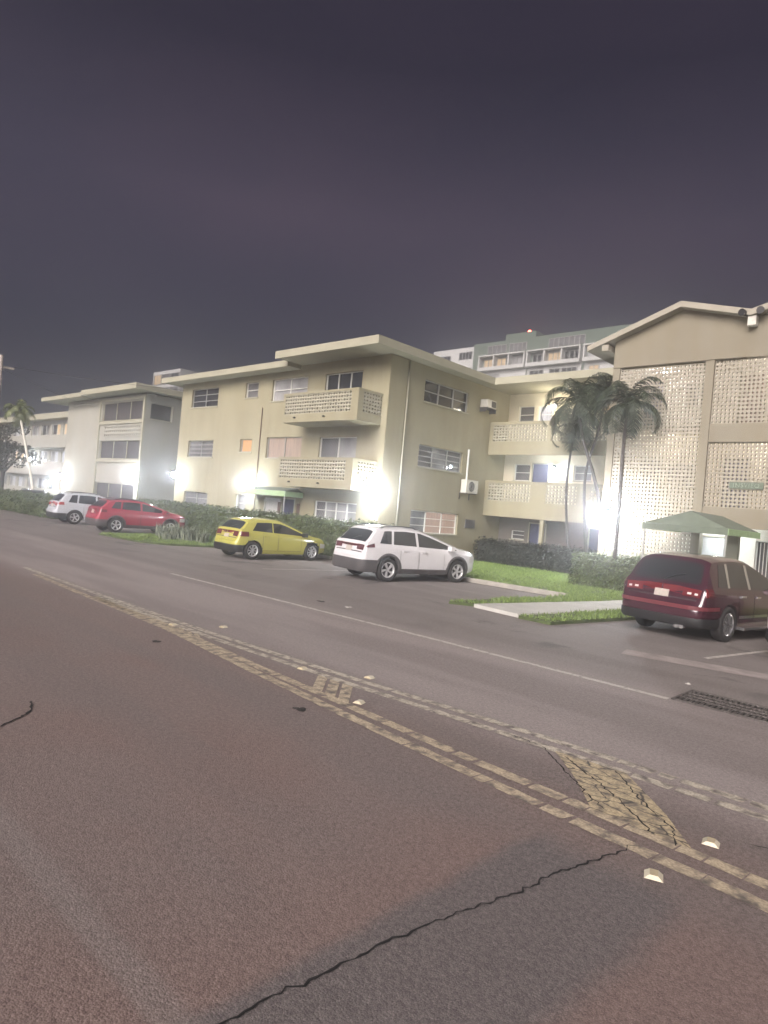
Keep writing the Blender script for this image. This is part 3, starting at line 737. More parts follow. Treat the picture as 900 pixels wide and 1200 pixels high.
# twin floodlight, unlit
t = thing('twin_floodlight', (-6.2, 22.8, 9.5), 'unlit black twin floodlight on a box at the top right gable', 'floodlight')
b = MB(); b.box(-6.3, -6.05, 23.2, 23.47, 9.12, 9.42); b.build('box', M['ac'], t)
for dx in (-.16, .16):
    b = MB(); b.tube([(-6.17 + dx, 23.28, 9.47), (-6.17 + dx * 1.5, 23.1, 9.52), (-6.17 + dx * 1.7, 22.98, 9.5)], [.05, .09, .12], 10); b.build('head', M['black'], t, smooth=False)

# ------------------------------------------------------------------ left block and the wing beyond it
Lb = thing('apartment_building', (-47, 26, 0), 'pale grey three storey block with dark three part windows behind the red car', 'building')
XA, XB = -53.45, -40.84; fl = FX(XB)
lw = [(-47.3, -41.12, 6.75, 8.03), (-47.33, -41.25, 4.1, 5.36), (-47.5, -41.6, 1.1, 2.4)]
ls = [(20.75, 22.3, 6.8, 7.85)]
b = MB(); wall(b, f0, XA, XB, -.02, 8.42, lw, .2); wall(b, fl, Y0, 34, -.02, 8.42, ls, .12)
b.quad((XA, Y0, -.02), (XA, 34, -.02), (XA, 34, 8.42), (XA, Y0, 8.42)); b.quad((XA, 34, -.02), (XB, 34, -.02), (XB, 34, 8.42), (XA, 34, 8.42))
b.build('wall', M['pale'], Lb, fix=False)
for h in lw: window(Lb, f0, h, 3, 1, 'screen', 'trim', inset=.12)
window(Lb, fl, ls[0], 1, 1, 'screen', 'trim')
b = MB(); b.box(-47.6, -47.45, .0, .12, .0, 8.3, 0, f0); b.box(-41.05, XB, .0, .12, .0, 8.3, 0, f0)
for z in (3.85, 6.5, 8.1): b.box(-47.449, -41.051, .0, .1, z, z + .16, 0, f0)
b.build('panel_frame', M['trim'], Lb)
b = MB(); blocks(b, FY(Y0 - .07), -46.6, -41.2, 5.6, 6.4, .3, .27, .06); blocks(b, FY(Y0 - .07), -52.4, -47.7, 7.9, 8.3, .3, .2, .06); b.build('block_screen', M['pale'], Lb, fix=False)
b = MB(); b.box(-56.2, -48.6, 19.3, 34.5, 8.43, 8.72); b.box(-48.6, -40.2, 19.3, 34.5, 8.5, 8.86); b.build('roof', M['trim'], Lb)

Fb = thing('apartment_building', (-85, 33, 0), 'long pale apartment wing with lit windows at the far left behind the palm', 'building')
YF = 27.5; ff = FY(YF)
hs = []
for zc in (7.25, 4.3, 1.3):
    for k in range(12): hs.append((-104 + k * 3.1, -102.2 + k * 3.1 + .5, zc, zc + 1.15))
b = MB(); wall(b, ff, -110, -55, -.02, 8.8, hs); b.quad((-110, YF, 0), (-110, 40, 0), (-110, 40, 8.8), (-110, YF, 8.8)); b.build('wall', M['pale'], Fb, fix=False)
b = MB(); b.box(-110.8, -54, 26.4, 40, 8.81, 9.4); b.build('roof', M['trim'], Fb)
lit = ['lit_white', 'blind_dim', 'glass', 'blind', 'lit_warm', 'blind_dim', 'blind', 'glass']
for i, h in enumerate(hs): window(Fb, ff, h, 2, 1, [lit[(i * 5 + 2) % 8], lit[(i * 3 + 1) % 8]], 'alu_white', sill=False)
for z in (5.75, 2.8):
    b = MB(); b.box(-110, -55, -.0, .9, z, z + .9, 0, ff); b.build('corridor_rail', M['pale'], Fb)

# ------------------------------------------------------------------ high-rises behind
H = thing('tower_block', (-75, 125, 0), 'sage green and white high rise with a red roof beacon behind the cream block', 'tower block')
fh = FY(115.)
b = MB(); b.box(-84.7, -40, 115, 135, 0, 39.6); b.build('core', M['highrise_green'], H)
b = MB(); b.box(-96.2, -84.75, 115.5, 135, 0, 39.3); b.build('side_wing', M['highrise_white'], H)
b = MB(); b.box(-77.0, -69.9, 115.3, 128, 39.61, 40.9); b.box(-74.6, -72., 117.5, 122, 40.91, 41.1); b.build('roof_house', M['highrise_green'], H)
b = MB(); b.tube([(-73.1, 118, 41.1), (-73.1, 118, 41.6)], .12, 6); b.box(-73.35, -72.85, 117.75, 118.25, 41.6, 42.0, 1); b.build('beacon', [M['dark'], M['beacon']], H)
for z, hgt, segs in ((37.1, 1.6, [(-80.9, -76.4, 'blind_dim'), (-75.6, -71.6, 'blind_dim'), (-66.6, -59.0, 'blind_dim'), (-52.5, -46, 'blind')]),
                (33.95, 1.9, [(-81.6, -76.2, 'lit_warm'), (-74.6, -71.6, 'blind'), (-69.9, -66.9, 'glass'), (-66.5, -63.3, 'lit_warm'), (-63.0, -59.8, 'glass'), (-58., -53.4, 'blind'), (-53, -46.5, 'blind_dim')]),
                (31.3, 1.3, [(-81.0, -77.5, 'blind'), (-70.2, -67.2, 'glass'), (-65.8, -63.6, 'glass'), (-63.2, -60, 'glass'), (-57.6, -55.6, 'lit_warm'), (-52.4, -49.4, 'glass'), (-48.8, -46.2, 'glass')]),
                (28.2, 1.6, [(-81.5, -76.5, 'glass'), (-70.5, -66, 'blind_dim'), (-65.5, -60, 'glass'), (-59, -53, 'blind')])):
    off = .32 if z in (31.3,) else .02
    for a, c, k in segs:
        n = max(2, round((c - a) / 1.1))
        b = MB()
        for q in range(n + 1): b.box(a + (c - a) * q / n - .07, a + (c - a) * q / n + .07, off, off + .18, z, z + hgt, 0, fh)
        b.box(a - .08, c + .08, off, off + .2, z + hgt - .05, z + hgt + .08, 0, fh)
        w = b.build('window', M['alu'], H)
        b = MB(); b.quad(fh(a, off + .05, z), fh(c, off + .05, z), fh(c, off + .05, z + hgt), fh(a, off + .05, z + hgt)); b.build('pane', M[k], w, fix=False)
for x0, x1 in ((-82.4, -71.2), (-70.8, -59.2), (-58.6, -45.9)):
    b = MB(); b.box(x0, x1, .004, .3, 29.9, 33.25, 0, fh); b.build('panel', M['highrise_white'], H)
    for z in (36.6, 33.6, 29.6, 26.6):
        b = MB(); b.box(x0, x1, .01, 1.4, z - .28, z, 0, fh)
        if z < 34: b.box(x0, x1, 1.22, 1.402, z - .1, z + .45, 0, fh)
        if z == 33.6:
            for q in range(4): b.box(x0 + (x1 - x0 - .3) * q / 3, x0 + (x1 - x0 - .3) * q / 3 + .3, .01, 1.3, z - .1, z + 2.75, 0, fh)
        b.build('balcony', M['highrise_white'], H)
f2 = FY(115.5)
for a, c, z in ((-95.2, -91.2, 36.3), (-88.8, -85.4, 36.7), (-95.2, -91.2, 33.2), (-88.8, -85.4, 33.2)):
    b = MB()
    for q in range(5): b.box(a + (c - a) * q / 4 - .06, a + (c - a) * q / 4 + .06, .01, .15, z, z + 1.6, 0, f2)
    w = b.build('window', M['alu'], H); b = MB(); b.quad(f2(a, .04, z), f2(c, .04, z), f2(c, .04, z + 1.6), f2(a, .04, z + 1.6)); b.build('pane', M['glass'], w, fix=False)

def ring_frame(b, fr, u0, u1, z0, z1, t=.12, d=.2):
    um = (u0 + u1) / 2; b0 = len(b.v)
    for n in (d, .01):
        for u in (u0, um - t / 2, um + t / 2, u1):
            for z in (z0, z0 + t, z1 - t, z1): b.v.append(fr(u, n, z))
        for u in (u0 + t, u1 - t):
            for z in (z0, z0 + t, z1 - t, z1): b.v.append(fr(u, n, z))
    cols = [0, 16, 4, 8, 20, 12]
    for o in (0, 24):
        for c in range(5):
            for r_ in range(3):
                if r_ == 1 and c in (1, 3): continue
                p, q = b0 + o + cols[c], b0 + o + cols[c + 1]
                b.f.append((p + r_, q + r_, q + r_ + 1, p + r_ + 1)); b.m.append(0)
    for p, q in ((0, 12), (15, 3)):
        b.f.append((b0 + p, b0 + q, b0 + q + 24, b0 + p + 24)); b.m.append(0)
    for p, q in ((0, 3), (12, 15)):
        b.f.append((b0 + p, b0 + q, b0 + q + 24, b0 + p + 24)); b.m.append(0)
K = thing('tower_block', (-140, 82, 0), 'pale high rise with one lit balcony peeping over the left block roof', 'tower block')
fk = FY(75.)
b = MB(); b.box(-147.8, -135.6, 75, 84, 0, 30.0); b.build('wall', M['highrise_white'], K)
for j, z in enumerate((27.0, 23.9, 20.8)):
    for i in range(3):
        a = -147. + i * 3.9
        b = MB(); ring_frame(b, fk, a - .1, a + 3.4, z - .1, z + 2.2); w = b.build('window', M['alu'], K)
        b = MB(); b.quad(fk(a, .04, z), fk(a + 3.3, .04, z), fk(a + 3.3, .04, z + 2.1), fk(a, .04, z + 2.1)); b.build('pane', M['lit_warm' if (i, j) == (0, 0) else ('blind_dim' if (i + j) % 2 else 'glass')], w, fix=False)

# ------------------------------------------------------------------ lamps
COOL = (.96, .97, 1.)
def wall_lamp(x, y, z, watts, label, face=(0, -1), warm=False):
    t = thing('wall_lamp', (x, y, z), label, 'wall lamp', 'lit lamps along the building fronts')
    dx, dy = face
    b = MB(); b.tube([(-dx * .28, -dy * .28, .10), (-dx * .03, -dy * .03, .10)], .03, 8); b.tube([(-dx * .30, -dy * .30, .1), (-dx * .27, -dy * .27, .1)], .08, 10)
    b.tube([(0, 0, .05), (0, 0, .17)], [.16, .06], 12); b.build('housing', M['dark'], t, world=False)
    b = MB()
    n = 12; rows = []; rb = .09 if watts < 70 else .165
    for i in range(7):
        a = math.pi * i / 6; rows.append([(rb * math.sin(a) * math.cos(2 * math.pi * k / n), rb * math.sin(a) * math.sin(2 * math.pi * k / n), .05 - rb + rb * math.cos(a)) for k in range(n + 1)])
    b.grid(rows); b.build('bulb', M['bulb_warm' if warm else 'bulb'], t, smooth=True, world=False)
    point(t, (dx * .45, dy * .45, -.12), watts, (1, .9, .72) if warm else COOL, .1)
    return t
wall_lamp(-19.28, 19.8, 2.98, 260, 'brightest white lamp at the front corner of the cream block above the white SUV', (1, 0))
wall_lamp(-28.4, 20.1, 3.02, 90, 'white lamp on the cream block left of the green door awning')
wall_lamp(-36.05, 20.1, 3.3, 95, 'white lamp at the left end of the cream block')
wall_lamp(-41.0, 20.0, 2.95, 150, 'white lamp at the right corner of the pale grey block')
wall_lamp(-53.2, 20.05, 2.75, 150, 'white lamp at the left corner of the pale grey block')
wall_lamp(-10.5, 23.14, 2.76, 420, 'dazzling white lamp at the left corner of the gabled building beside the palms')
wall_lamp(-80.3, 26.9, 4.6, 110, 'white lamp on the far left wing, upper of the two by the palm trunk')
wall_lamp(-73.8, 26.9, 2.2, 90, 'white lamp on the far left wing, lower of the two by the palm trunk')
wall_lamp(-16.28, 29.5, 4.96, 39, 'corridor lamp beside the navy door on the second floor', warm=False)
wall_lamp(-16.5, 29.5, 8.1, 60, 'corridor lamp on the third floor behind the palm crowns', warm=True)
def ceil_lamp(x, y, z, watts, label, col=(1, .93, .8)):
    t = thing('ceiling_lamp', (x, y, z), label, 'ceiling lamp', 'corridor lamps behind the block screens')
    b = MB(); b.tube([(0, 0, -.005), (0, 0, -.05)], .13, 12); b.build('base', M['alu'], t, world=False)
    b = MB(); b.tube([(0, 0, -.051), (0, 0, -.09), (0, 0, -.11)], [.12, .11, .06], 12); b.build('diffuser', M['bulb'] if col[2] > .9 else M['bulb_warm'], t, world=False)
    point(t, (0, 0, -.2), watts, col, .1)
ceil_lamp(-9.3, 24.5, 8.145, 84, 'corridor lamp behind the top of the left block screen', (1, .95, .92))
ceil_lamp(-9.2, 24.5, 5.775, 84, 'corridor lamp behind the middle of the left block screen', (1, .86, .62))
ceil_lamp(-9.1, 24.5, 2.745, 26, 'corridor lamp behind the bottom of the left block screen', (1, .95, .92))
ceil_lamp(-5.2, 24.5, 8.145, 90, 'corridor lamp behind the upper right block screen', (1, .93, .88))
ceil_lamp(-5.3, 24.5, 5.775, 90, 'corridor lamp behind the lower right block screen', (1, .90, .78))
ceil_lamp(-6.9, 24.4, 2.745, 26, 'entrance lamp above the white door behind the green canopy', (1, .96, .94))

# ------------------------------------------------------------------ plants
def hedge(x0, x1, y0, y1, h, m, label, dens=330, leaf=.07, name='hedge'):
    b = MB(); z0 = .03
    b.box(x0 + .1, x1 - .1, y0 + .1, y1 - .1, z0, h - .1, 0)
    def lf(p, n):
        p = Vector(p) + Vector((random.gauss(0, .035), random.gauss(0, .035), random.gauss(0, .035)))
        d = (Vector(n) * .7 + Vector((random.uniform(-1, 1), random.uniform(-1, 1), random.uniform(-1, 1)))).normalized()
        a = d.orthogonal().normalized() * leaf * random.uniform(.5, 1.2); c = d.cross(a).normalized() * leaf * random.uniform(.3, .7)
        b.quad(p - a, p - c, p + a, p + c)
    def bump(u, v): return .09 * noise.noise(Vector((u * 1.3, v * 1.3, h))) + .05 * noise.noise(Vector((u * 4, v * 4, 1)))
    for _ in range(int((x1 - x0) * (y1 - y0) * dens)):
        x, y = random.uniform(x0, x1), random.uniform(y0, y1); lf((x, y, h - .02 + bump(x, y) + (random.random() ** 6) * .16), (0, 0, 1))
    for _ in range(int((x1 - x0) * h * dens)):
        x, z = random.uniform(x0, x1), random.uniform(.05, h); lf((x, y0 + bump(x, z), z), (0, -1, .3))
    for _ in range(int((y1 - y0) * h * dens)):
        y, z = random.uniform(y0, y1), random.uniform(.05, h); lf((x1 + bump(y, z), y, z), (1, 0, .3)); lf((x0 + bump(y, z), y, z), (-1, 0, .3))
    return tag(b.build(name, M[m], fix=False), label, 'hedge', 'clipped hedges in front of the buildings')
hedge(-36.5, -16.9, 18.15, 19.15, 1.5, 'hedge', 'long clipped hedge along the cream block behind the yellow hatchback', 230)
hedge(-44.5, -37.2, 18.4, 19.3, 1.15, 'hedge', 'low hedge in front of the pale grey block behind the white SUV', 160, .09)
hedge(-64, -39.0, 14.4, 15.8, 1.2, 'hedge', 'broad hedge along the street at the far left edge', 100, .1)
hedge(-11.0, -8.35, 21.9, 23.0, 1.12, 'hedge', 'lit clipped hedge below the block screen left of the maroon SUV', 480, .06)
hedge(-18.3, -11.2, 26.3, 27.7, 1.1, 'hedge_shaded', 'clipped hedge with courtyard shade painted into its leaves', 260, .07)

def leafblob(cx, cy, cz, rx, ry, rz, n, leaf, b):
    for _ in range(n):
        d = Vector((random.gauss(0, 1), random.gauss(0, 1), random.gauss(0, 1))).normalized() * random.uniform(.35, 1) ** .5
        p = Vector((cx + d.x * rx, cy + d.y * ry, cz + d.z * rz))
        q = Vector((random.uniform(-1, 1), random.uniform(-1, 1), random.uniform(-1, 1))).normalized(); a = q.orthogonal().normalized() * leaf * random.uniform(.6, 1.3); c = q.cross(a).normalized() * leaf * random.uniform(.3, .7)
        b.quad(p - a, p - c, p + a, p + c)
def spiky(x, y, n, h, label):
    b = MB()
    for _ in range(n):
        a = random.uniform(0, 6.283); l = h * random.uniform(.6, 1.15); lean = random.uniform(.1, .9); px, py = x + random.gauss(0, .12), y + random.gauss(0, .12)
        d = Vector((math.cos(a), math.sin(a), 0)); s = Vector((-d.y, d.x, 0)) * random.uniform(.015, .03)
        p0 = Vector((px, py, .06)); p1 = p0 + Vector((0, 0, l * .6)) + d * l * lean * .35; p2 = p0 + Vector((0, 0, l * (1 - lean * .45))) + d * l * lean * .85
        b.quad(p0 - s, p0 + s, p1 + s, p1 - s); b.tri(p1 - s, p1 + s, p2)
    return tag(b.build('spiky_plant', M['spiky'], fix=False), label, 'plant', 'grey green plants on the left verge')
for k, (x, y, h, l) in enumerate([(-27.5, 15.0, .7, 'grey green spiky plant beside the nose of the red car'), (-26.5, 15.1, .8, 'grey green spiky plant, tall one left of the middle of the verge'),
                                  (-25.5, 15.2, .75, 'grey green spiky plant in the middle of the left verge'), (-24.5, 15.3, .65, 'grey green spiky plant nearest the yellow hatchback'), (-25.9, 14.4, .4, 'small spiky plant in front of the others on the left verge')]):
    spiky(x, y, 150, h, l)
b = MB()
for k in range(5): leafblob(-10.2 + k * .42, 23.15, 1.22, .3, .22, .18, 70, .06, b)
tag(b.build('flowering_shrub', M['spiky'], fix=False), 'pale leafy shrub along the foot of the left block screen behind the lit hedge', 'shrub')

def palm(x, y, pts, rad, crown_r, nf, m, mt, label, droop=1., seed=0, leaf=.42):
    random.seed(seed)
    t = thing('palm_tree', (x, y, 0), label, 'palm tree', 'palms around the buildings')
    b = MB(); n = len(pts)
    P = []
    for i in range(n - 1):
        for q in range(6):
            f = q / 6; a = Vector(pts[max(i - 1, 0)]); p0 = Vector(pts[i]); p1 = Vector(pts[i + 1]); c = Vector(pts[min(i + 2, n - 1)])
            P.append(.5 * ((2 * p0) + (p1 - a) * f + (2 * a - 5 * p0 + 4 * p1 - c) * f * f + (3 * p0 - a - 3 * p1 + c) * f ** 3))
    P.append(Vector(pts[-1]))
    k = len(P); b.tube(P, [rad * (1.5 - .6 * min(1, i / 4)) * (1 - .35 * i / k) * (1.06 if i % 2 else 1) for i in range(k)], 10)
    b.build('trunk', M[mt], t, smooth=True)
    top = Vector(pts[-1]); b = MB()
    for i in range(nf):
        az = i * 2.39996 + random.uniform(-.2, .2); el = R(80 - 100 * (i / nf) ** .9 + random.uniform(-9, 9)); L_ = crown_r * random.uniform(.85, 1.12)
        d = Vector((math.cos(az), math.sin(az), 0)); p = top.copy(); ang = el; seg = 14; rows = []
        pts_ = [p.copy()]
        for s in range(seg):
            p = p + (d * math.cos(ang) + Vector((0, 0, math.sin(ang)))) * (L_ * 1.25 / seg); ang -= droop * R(11) * (s / seg + .35); pts_.append(p.copy())
        b.tube(pts_, [.028 * (1 - .8 * s / seg) for s in range(seg + 1)], 4)
        for s in range(1, int(seg * 2.4)):
            f = s / (seg * 2.4); j = min(int(f * seg), seg - 1); q = pts_[j].lerp(pts_[j + 1], f * seg - j); tg = (pts_[j + 1] - pts_[j]).normalized()
            sd = tg.cross(Vector((0, 0, 1)));
            if sd.length < .1: sd = Vector((-d.y, d.x, 0))
            sd.normalize()
            ll = leaf * (math.sin(math.pi * min(1, f * .85 + .12)) ** .7) * random.uniform(.8, 1.15)
            for sg in (-1, 1):
                tip = q + sd * sg * ll * .8 + tg * ll * .45 - Vector((0, 0, ll * random.uniform(.25, .65)))
                w = tg * .017; mid = q.lerp(tip, .5) + Vector((0, 0, ll * .1))
                b.quad(q - w, q + w, mid + w * 1.3, mid - w * 1.3); b.tri(mid - w * 1.3, mid + w * 1.3, tip)
    for s in range(10):   # old sheath and fruit stalks under the crown
        a = s * .63; e = top + Vector((math.cos(a) * .22, math.sin(a) * .22, -.5 - .3 * random.random()))
        b.tube([top, top.lerp(e, .5) + Vector((0, 0, .06)), e], [.05, .035, .015], 4)
    b.build('crown', M[m], t, fix=False)
    return t
palm(-9.65, 22.4, [(-9.65, 22.4, 0), (-9.66, 22.4, 2.5), (-9.7, 22.4, 5.0), (-9.66, 22.4, 6.6)], .085, 1.5, 21, 'frond', 'trunk', 'slender dark palm in front of the left block screen', 1.25, 3)
palm(-10.7, 24.6, [(-10.75, 24.6, 0), (-11.2, 24.5, 2.5), (-11.7, 24.5, 4.2), (-12.3, 24.5, 5.7), (-12.65, 24.5, 7.2)], .085, 1.85, 21, 'frond', 'trunk', 'leaning palm with drooping crown over the courtyard corridor', 1.5, 5, .5)
palm(-13.6, 27., [(-13.6, 27., 0), (-14.1, 27., 3.2), (-14.1, 27., 5.2), (-13.9, 27., 6.7)], .07, 1.45, 16, 'frond', 'trunk', 'thin upright palm, leftmost of the courtyard palms', 1.5, 8, .42)
palm(-11.9, 26.2, [(-12.4, 26.2, 0), (-12.9, 26.2, 4), (-12.5, 26.2, 6.2), (-12.25, 26.2, 7.9)], .07, 1.35, 18, 'frond', 'trunk', 'tallest courtyard palm with its crown just below the roof eave', 1.3, 13, .42)
palm(-48.9, 17, [(-48.9, 17, 0), (-49.8, 17, 1.7), (-51.8, 17, 4.6), (-53.2, 17, 6.4), (-53.8, 17, 7.2)], .11, 1.25, 18, 'frond_pale', 'trunk_pale', 'leaning palm with pale trunk at the far left', 1.2, 21, .5)
random.seed(11)
t = thing('broadleaf_tree', (-63, 19, 0), 'dark bushy tree at the left edge of the photo', 'tree')
b = MB(); b.tube([(-63, 19, 0), (-62.9, 19, 2), (-62.5, 19, 4)], [.25, .18, .12], 8)
for a in range(5): b.tube([(-62.8, 19, 2.5), (-62.8 + math.cos(a * 1.3) * 1.2, 19 + math.sin(a * 1.3) * 1.2, 4.2), (-62.8 + math.cos(a * 1.3) * 2., 19 + math.sin(a * 1.3) * 1.8, 5.2)], [.1, .06, .03], 6)
b.build('trunk', M['trunk'], t)
b = MB()
for _ in range(26): leafblob(-63.1 + random.uniform(-2.2, 2.2), 19 + random.uniform(-2, 2), random.uniform(3, 6.6), random.uniform(.5, 1), random.uniform(.5, 1), random.uniform(.35, .7), 110, .13, b)
b.build('crown', M['tree'], t, fix=False)

# utility pole and wires
t = thing('utility_pole', (-41.62, 12., 0), 'pale timber utility pole just inside the left edge', 'utility pole')
b = MB(); b.tube([(-41.62, 12, 0), (-41.62, 12, 9.0)], [.16, .12], 10); b.build('shaft', M['wood'], t, smooth=True)
b = MB(); b.box(-41.67, -41.57, 11.3, 12.7, 8.3, 8.42)
b.build('crossarm', M['wood'], t)
for k, (a, c) in enumerate([((-41.6, 12.6, 8.45), (-27, 33, 9.2)), ((-41.6, 11.4, 8.45), (-60, 30, 8.8))]):
    b = MB(); a, c = Vector(a), Vector(c); b.tube([a.lerp(c, q / 10) - Vector((0, 0, .5 * (1 - (q / 5 - 1) ** 2))) for q in range(11)], .011, 5)
    tag(b.build('power_line', M['clad']), ['thin power line running from the pole over the cream block roof', 'thin power line running from the pole over the far left wing'][k], 'power line')

# ------------------------------------------------------------------ cars
def lerp_tab(tab, x):
    if x <= tab[0][0]: return tab[0][1]
    for (a, va), (b, vb) in zip(tab, tab[1:]):
        if x <= b: return va + (vb - va) * (x - a) / (b - a)
    return tab[-1][1]
def smooth_tab(tab, w):
    def f(x):
        return sum(lerp_tab(tab, x + d * w) * k for d, k in ((-1, .15), (-.5, .2), (0, .3), (.5, .2), (1, .15)))
    return f

class Car:
    def __init__(s, name, P, label, cat, wheel_pos, heading, group='parked cars along the building fronts'):
        s.P = P; W_ = P['W'] / 2; s.x0 = -P['ro']; s.x1 = P['L'] - P['ro']; s.wb = P['wb']
        hd = R(heading); h = Vector((math.sin(hd), math.cos(hd), 0)); rt = Vector((math.cos(hd), -math.sin(hd), 0))
        loc = Vector((wheel_pos[0], wheel_pos[1], .005)) - rt * (W_ - .03)          # the right rear wheel stands at wheel_pos
        s.root = thing(name, loc, label, cat, group, R(90) - hd)
        s.ztf = smooth_tab(P['top'], .035)
        bt = P['belt']; s.belt = lambda x: lerp_tab(bt, x)
        L0, L1 = s.x0, s.x1
        pl = [(L0, .84), (L0 + .05, .9), (L0 + .14, .95), (L0 + .4, .985), (L0 + .9, 1), (L1 - 1.2, 1), (L1 - .7, .975), (L1 - .35, .91), (L1 - .12, .80), (L1, .66)]
        s.plan = lambda x: W_ * lerp_tab(pl, x)
        zb = P['gc']; bl = [(L0, zb + .2), (L0 + .5, zb + .08), (L0 + .8, zb), (L1 - .8, zb), (L1 - .4, zb + .04), (L1, zb + .1)]
        s.bot = lambda x: lerp_tab(bl, x)
        s.build()
    def sec(s, x):
        w, zt, zb = s.plan(x), s.ztf(x), s.bot(x); zB = min(s.belt(x), zt - .03); drop = min(.095, (zt - zB) * .5); wr = w * .935 - s.P.get('tumble', .32) * max(0, zt - drop - zB - .02)
        return w, zt, zb, zB, drop, wr
    def ring(s, x):
        w, zt, zb, zB, drop, wr = s.sec(x); h = zB - zb
        pts = [(0, zb), (.8 * w, zb), (.93 * w, zb + .02)]
        pts += [(w * k, zb + h * f) for f, k in ((.1, .968), (.3, .995), (.55, 1.0), (.72, .992), (.86, .985), (.95, .965))]
        pts += [(w * .94, zB), (w * .935, zB + min(.02, (zt - zB) * .2))]
        zc = zt - drop; z0 = zB + min(.02, (zt - zB) * .2)
        pts += [((w * .935) + (wr - w * .935) * f, z0 + (zc - z0) * f) for f in (.33, .66, 1.)]
        pts += [(wr * t, zt - drop * t ** 5) for t in (.95, .87, .72, .5, .25)] + [(0, zt)]
        return pts
    def side_y(s, x, z):
        r = s.ring(x)[2:]
        for (ya, za), (yb, zb_) in zip(r, r[1:]):
            if za <= z <= zb_ and zb_ > za: return ya + (yb - ya) * (z - za) / (zb_ - za)
        return r[0][0] if z < r[0][1] else r[-1][0]
    def top_p(s, x, t, off):
        w, zt, zb, zB, drop, wr = s.sec(x); e = .01; dz = (s.ztf(x + e) - s.ztf(x - e)) / (2 * e); n = Vector((-dz, 0, 1)).normalized()
        return Vector((x, wr * t, zt - drop * abs(t) ** 5)) + n * off
    def top_patch(s, name, m, x0, x1, t0, t1, off=.006, nx=12, nt=10, parent=None, taper=0.):
        b = MB(); P = []
        for i in range(nx + 1):
            x = x0 + (x1 - x0) * i / nx; k = 1 - taper * i / nx
            P.append([s.top_p(x, (t0 + (t1 - t0) * j / nt) * k, off) for j in range(nt + 1)])
        b.grid(P); return b.build(name, m, parent or s.root, smooth=True, world=False)
    def side_patch(s, name, m, sg, lo, hi, x0, x1, off=.006, nx=14, nz=6, parent=None, slant=(0, 0)):
        b = MB(); P = []
        for j in range(nz + 1):
            row = []
            for i in range(nx + 1):
                f = i / nx; v = j / nz; x = (x0 + slant[0] * v) * (1 - f) + (x1 + slant[1] * v) * f
                z0, z1 = lo(x), hi(x); z = z0 + max(0.0, z1 - z0) * v
                row.append((x, sg * (s.side_y(x, z) + off), z))
            P.append(row)
        b.grid(P); return b.build(name, m, parent or s.root, smooth=True, world=False)
    def build(s):
        P = s.P; root = s.root; rw = P['rw']; W_ = P['W'] / 2
        xs = {round(s.x0 + k * .02, 3) for k in range(int(.62 / .02))} | {round(s.x0 + .62 + k * .09, 3) for k in range(int((P['L'] - .62) / .09) + 1)} | {s.x1} | {s.x1 - .02, s.x1 - .06}
        xs = sorted(x for x in xs if s.x0 <= x <= s.x1)
        rings = []
        def full(r, x): return [(x, y, z) for y, z in r] + [(x, -y, z) for y, z in r[-2:0:-1]]
        r0 = s.ring(s.x0); cz = (r0[0][1] + r0[-1][1]) / 2
        rings.append([(s.x0 - .045, y * .8, cz + (z - cz) * .72) for _, y, z in full(r0, 0)])
        rings += [full(s.ring(x), x) for x in xs]
        r1 = s.ring(s.x1); cz = (r1[0][1] + r1[-1][1]) / 2
        rings.append([(s.x1 + .05, y * .75, cz + (z - cz) * .75) for _, y, z in full(r1, 0)])
        b = MB(); n = len(rings[0]); b.v = [p for r in rings for p in r]
        for i in range(len(rings) - 1):
            for k in range(n):
                b.f.append((i * n + k, i * n + (k + 1) % n, (i + 1) * n + (k + 1) % n, (i + 1) * n + k)); b.m.append(0)
        b.f.append(tuple(range(n))); b.f.append(tuple((len(rings) - 1) * n + k for k in reversed(range(n)))); b.m += [0, 0]
        body = b.build('body', [P['paint'], M['black']], root, world=False)
        cut = MB()
        ra = rw + .055
        for xw in (0, s.wb):
            for sg in (1, -1): cut.tube([(xw, sg * (W_ - .28), rw), (xw, sg * (W_ + .3), rw)], ra, 28)
        co = cut.build('arch_cutter', M['black'], None)
        co.location = (0, 0, 0)
        wm = root.matrix_basis.copy(); co.matrix_world = wm
        md = body.modifiers.new('arches', 'BOOLEAN'); md.operation = 'DIFFERENCE'; md.object = co; md.solver = 'EXACT'
        bpy.context.view_layer.update(); dg = bpy.context.evaluated_depsgraph_get()
        me = bpy.data.meshes.new_from_object(body.evaluated_get(dg)); body.modifiers.clear(); body.data = me; me.name = 'body'
        bpy.data.objects.remove(co)
        me.materials.clear(); me.materials.append(P['paint']); me.materials.append(M['black'])
        for p in me.polygons:
            c = p.center
            p.material_index = 1 if (abs(c.y) > W_ - .32 and abs(c.y) < W_ - .01 and any(abs(math.hypot(c.x - xw, c.z - rw) - ra) < .02 for xw in (0, s.wb)) ) or (p.normal.z < -.8 and c.z < .45) else 0
            if any(math.hypot(c.x - xw, c.z - rw) < ra - .01 for xw in (0, s.wb)) and abs(p.normal.y) > .8: p.material_index = 1
            p.use_smooth = True
        try: me.set_sharp_from_angle(angle=R(38))
        except Exception: pass
        # wheels
        for xw in (0, s.wb):
            for sg in (1, -1):
                s.wheel(xw, sg * (W_ - .115), rw, sg)
        bl = s.belt
        gl = lambda x: bl(x) + .035
        def gh(x):
            w, zt, zb, zB, drop, wr = s.sec(x); return zt - drop - .045
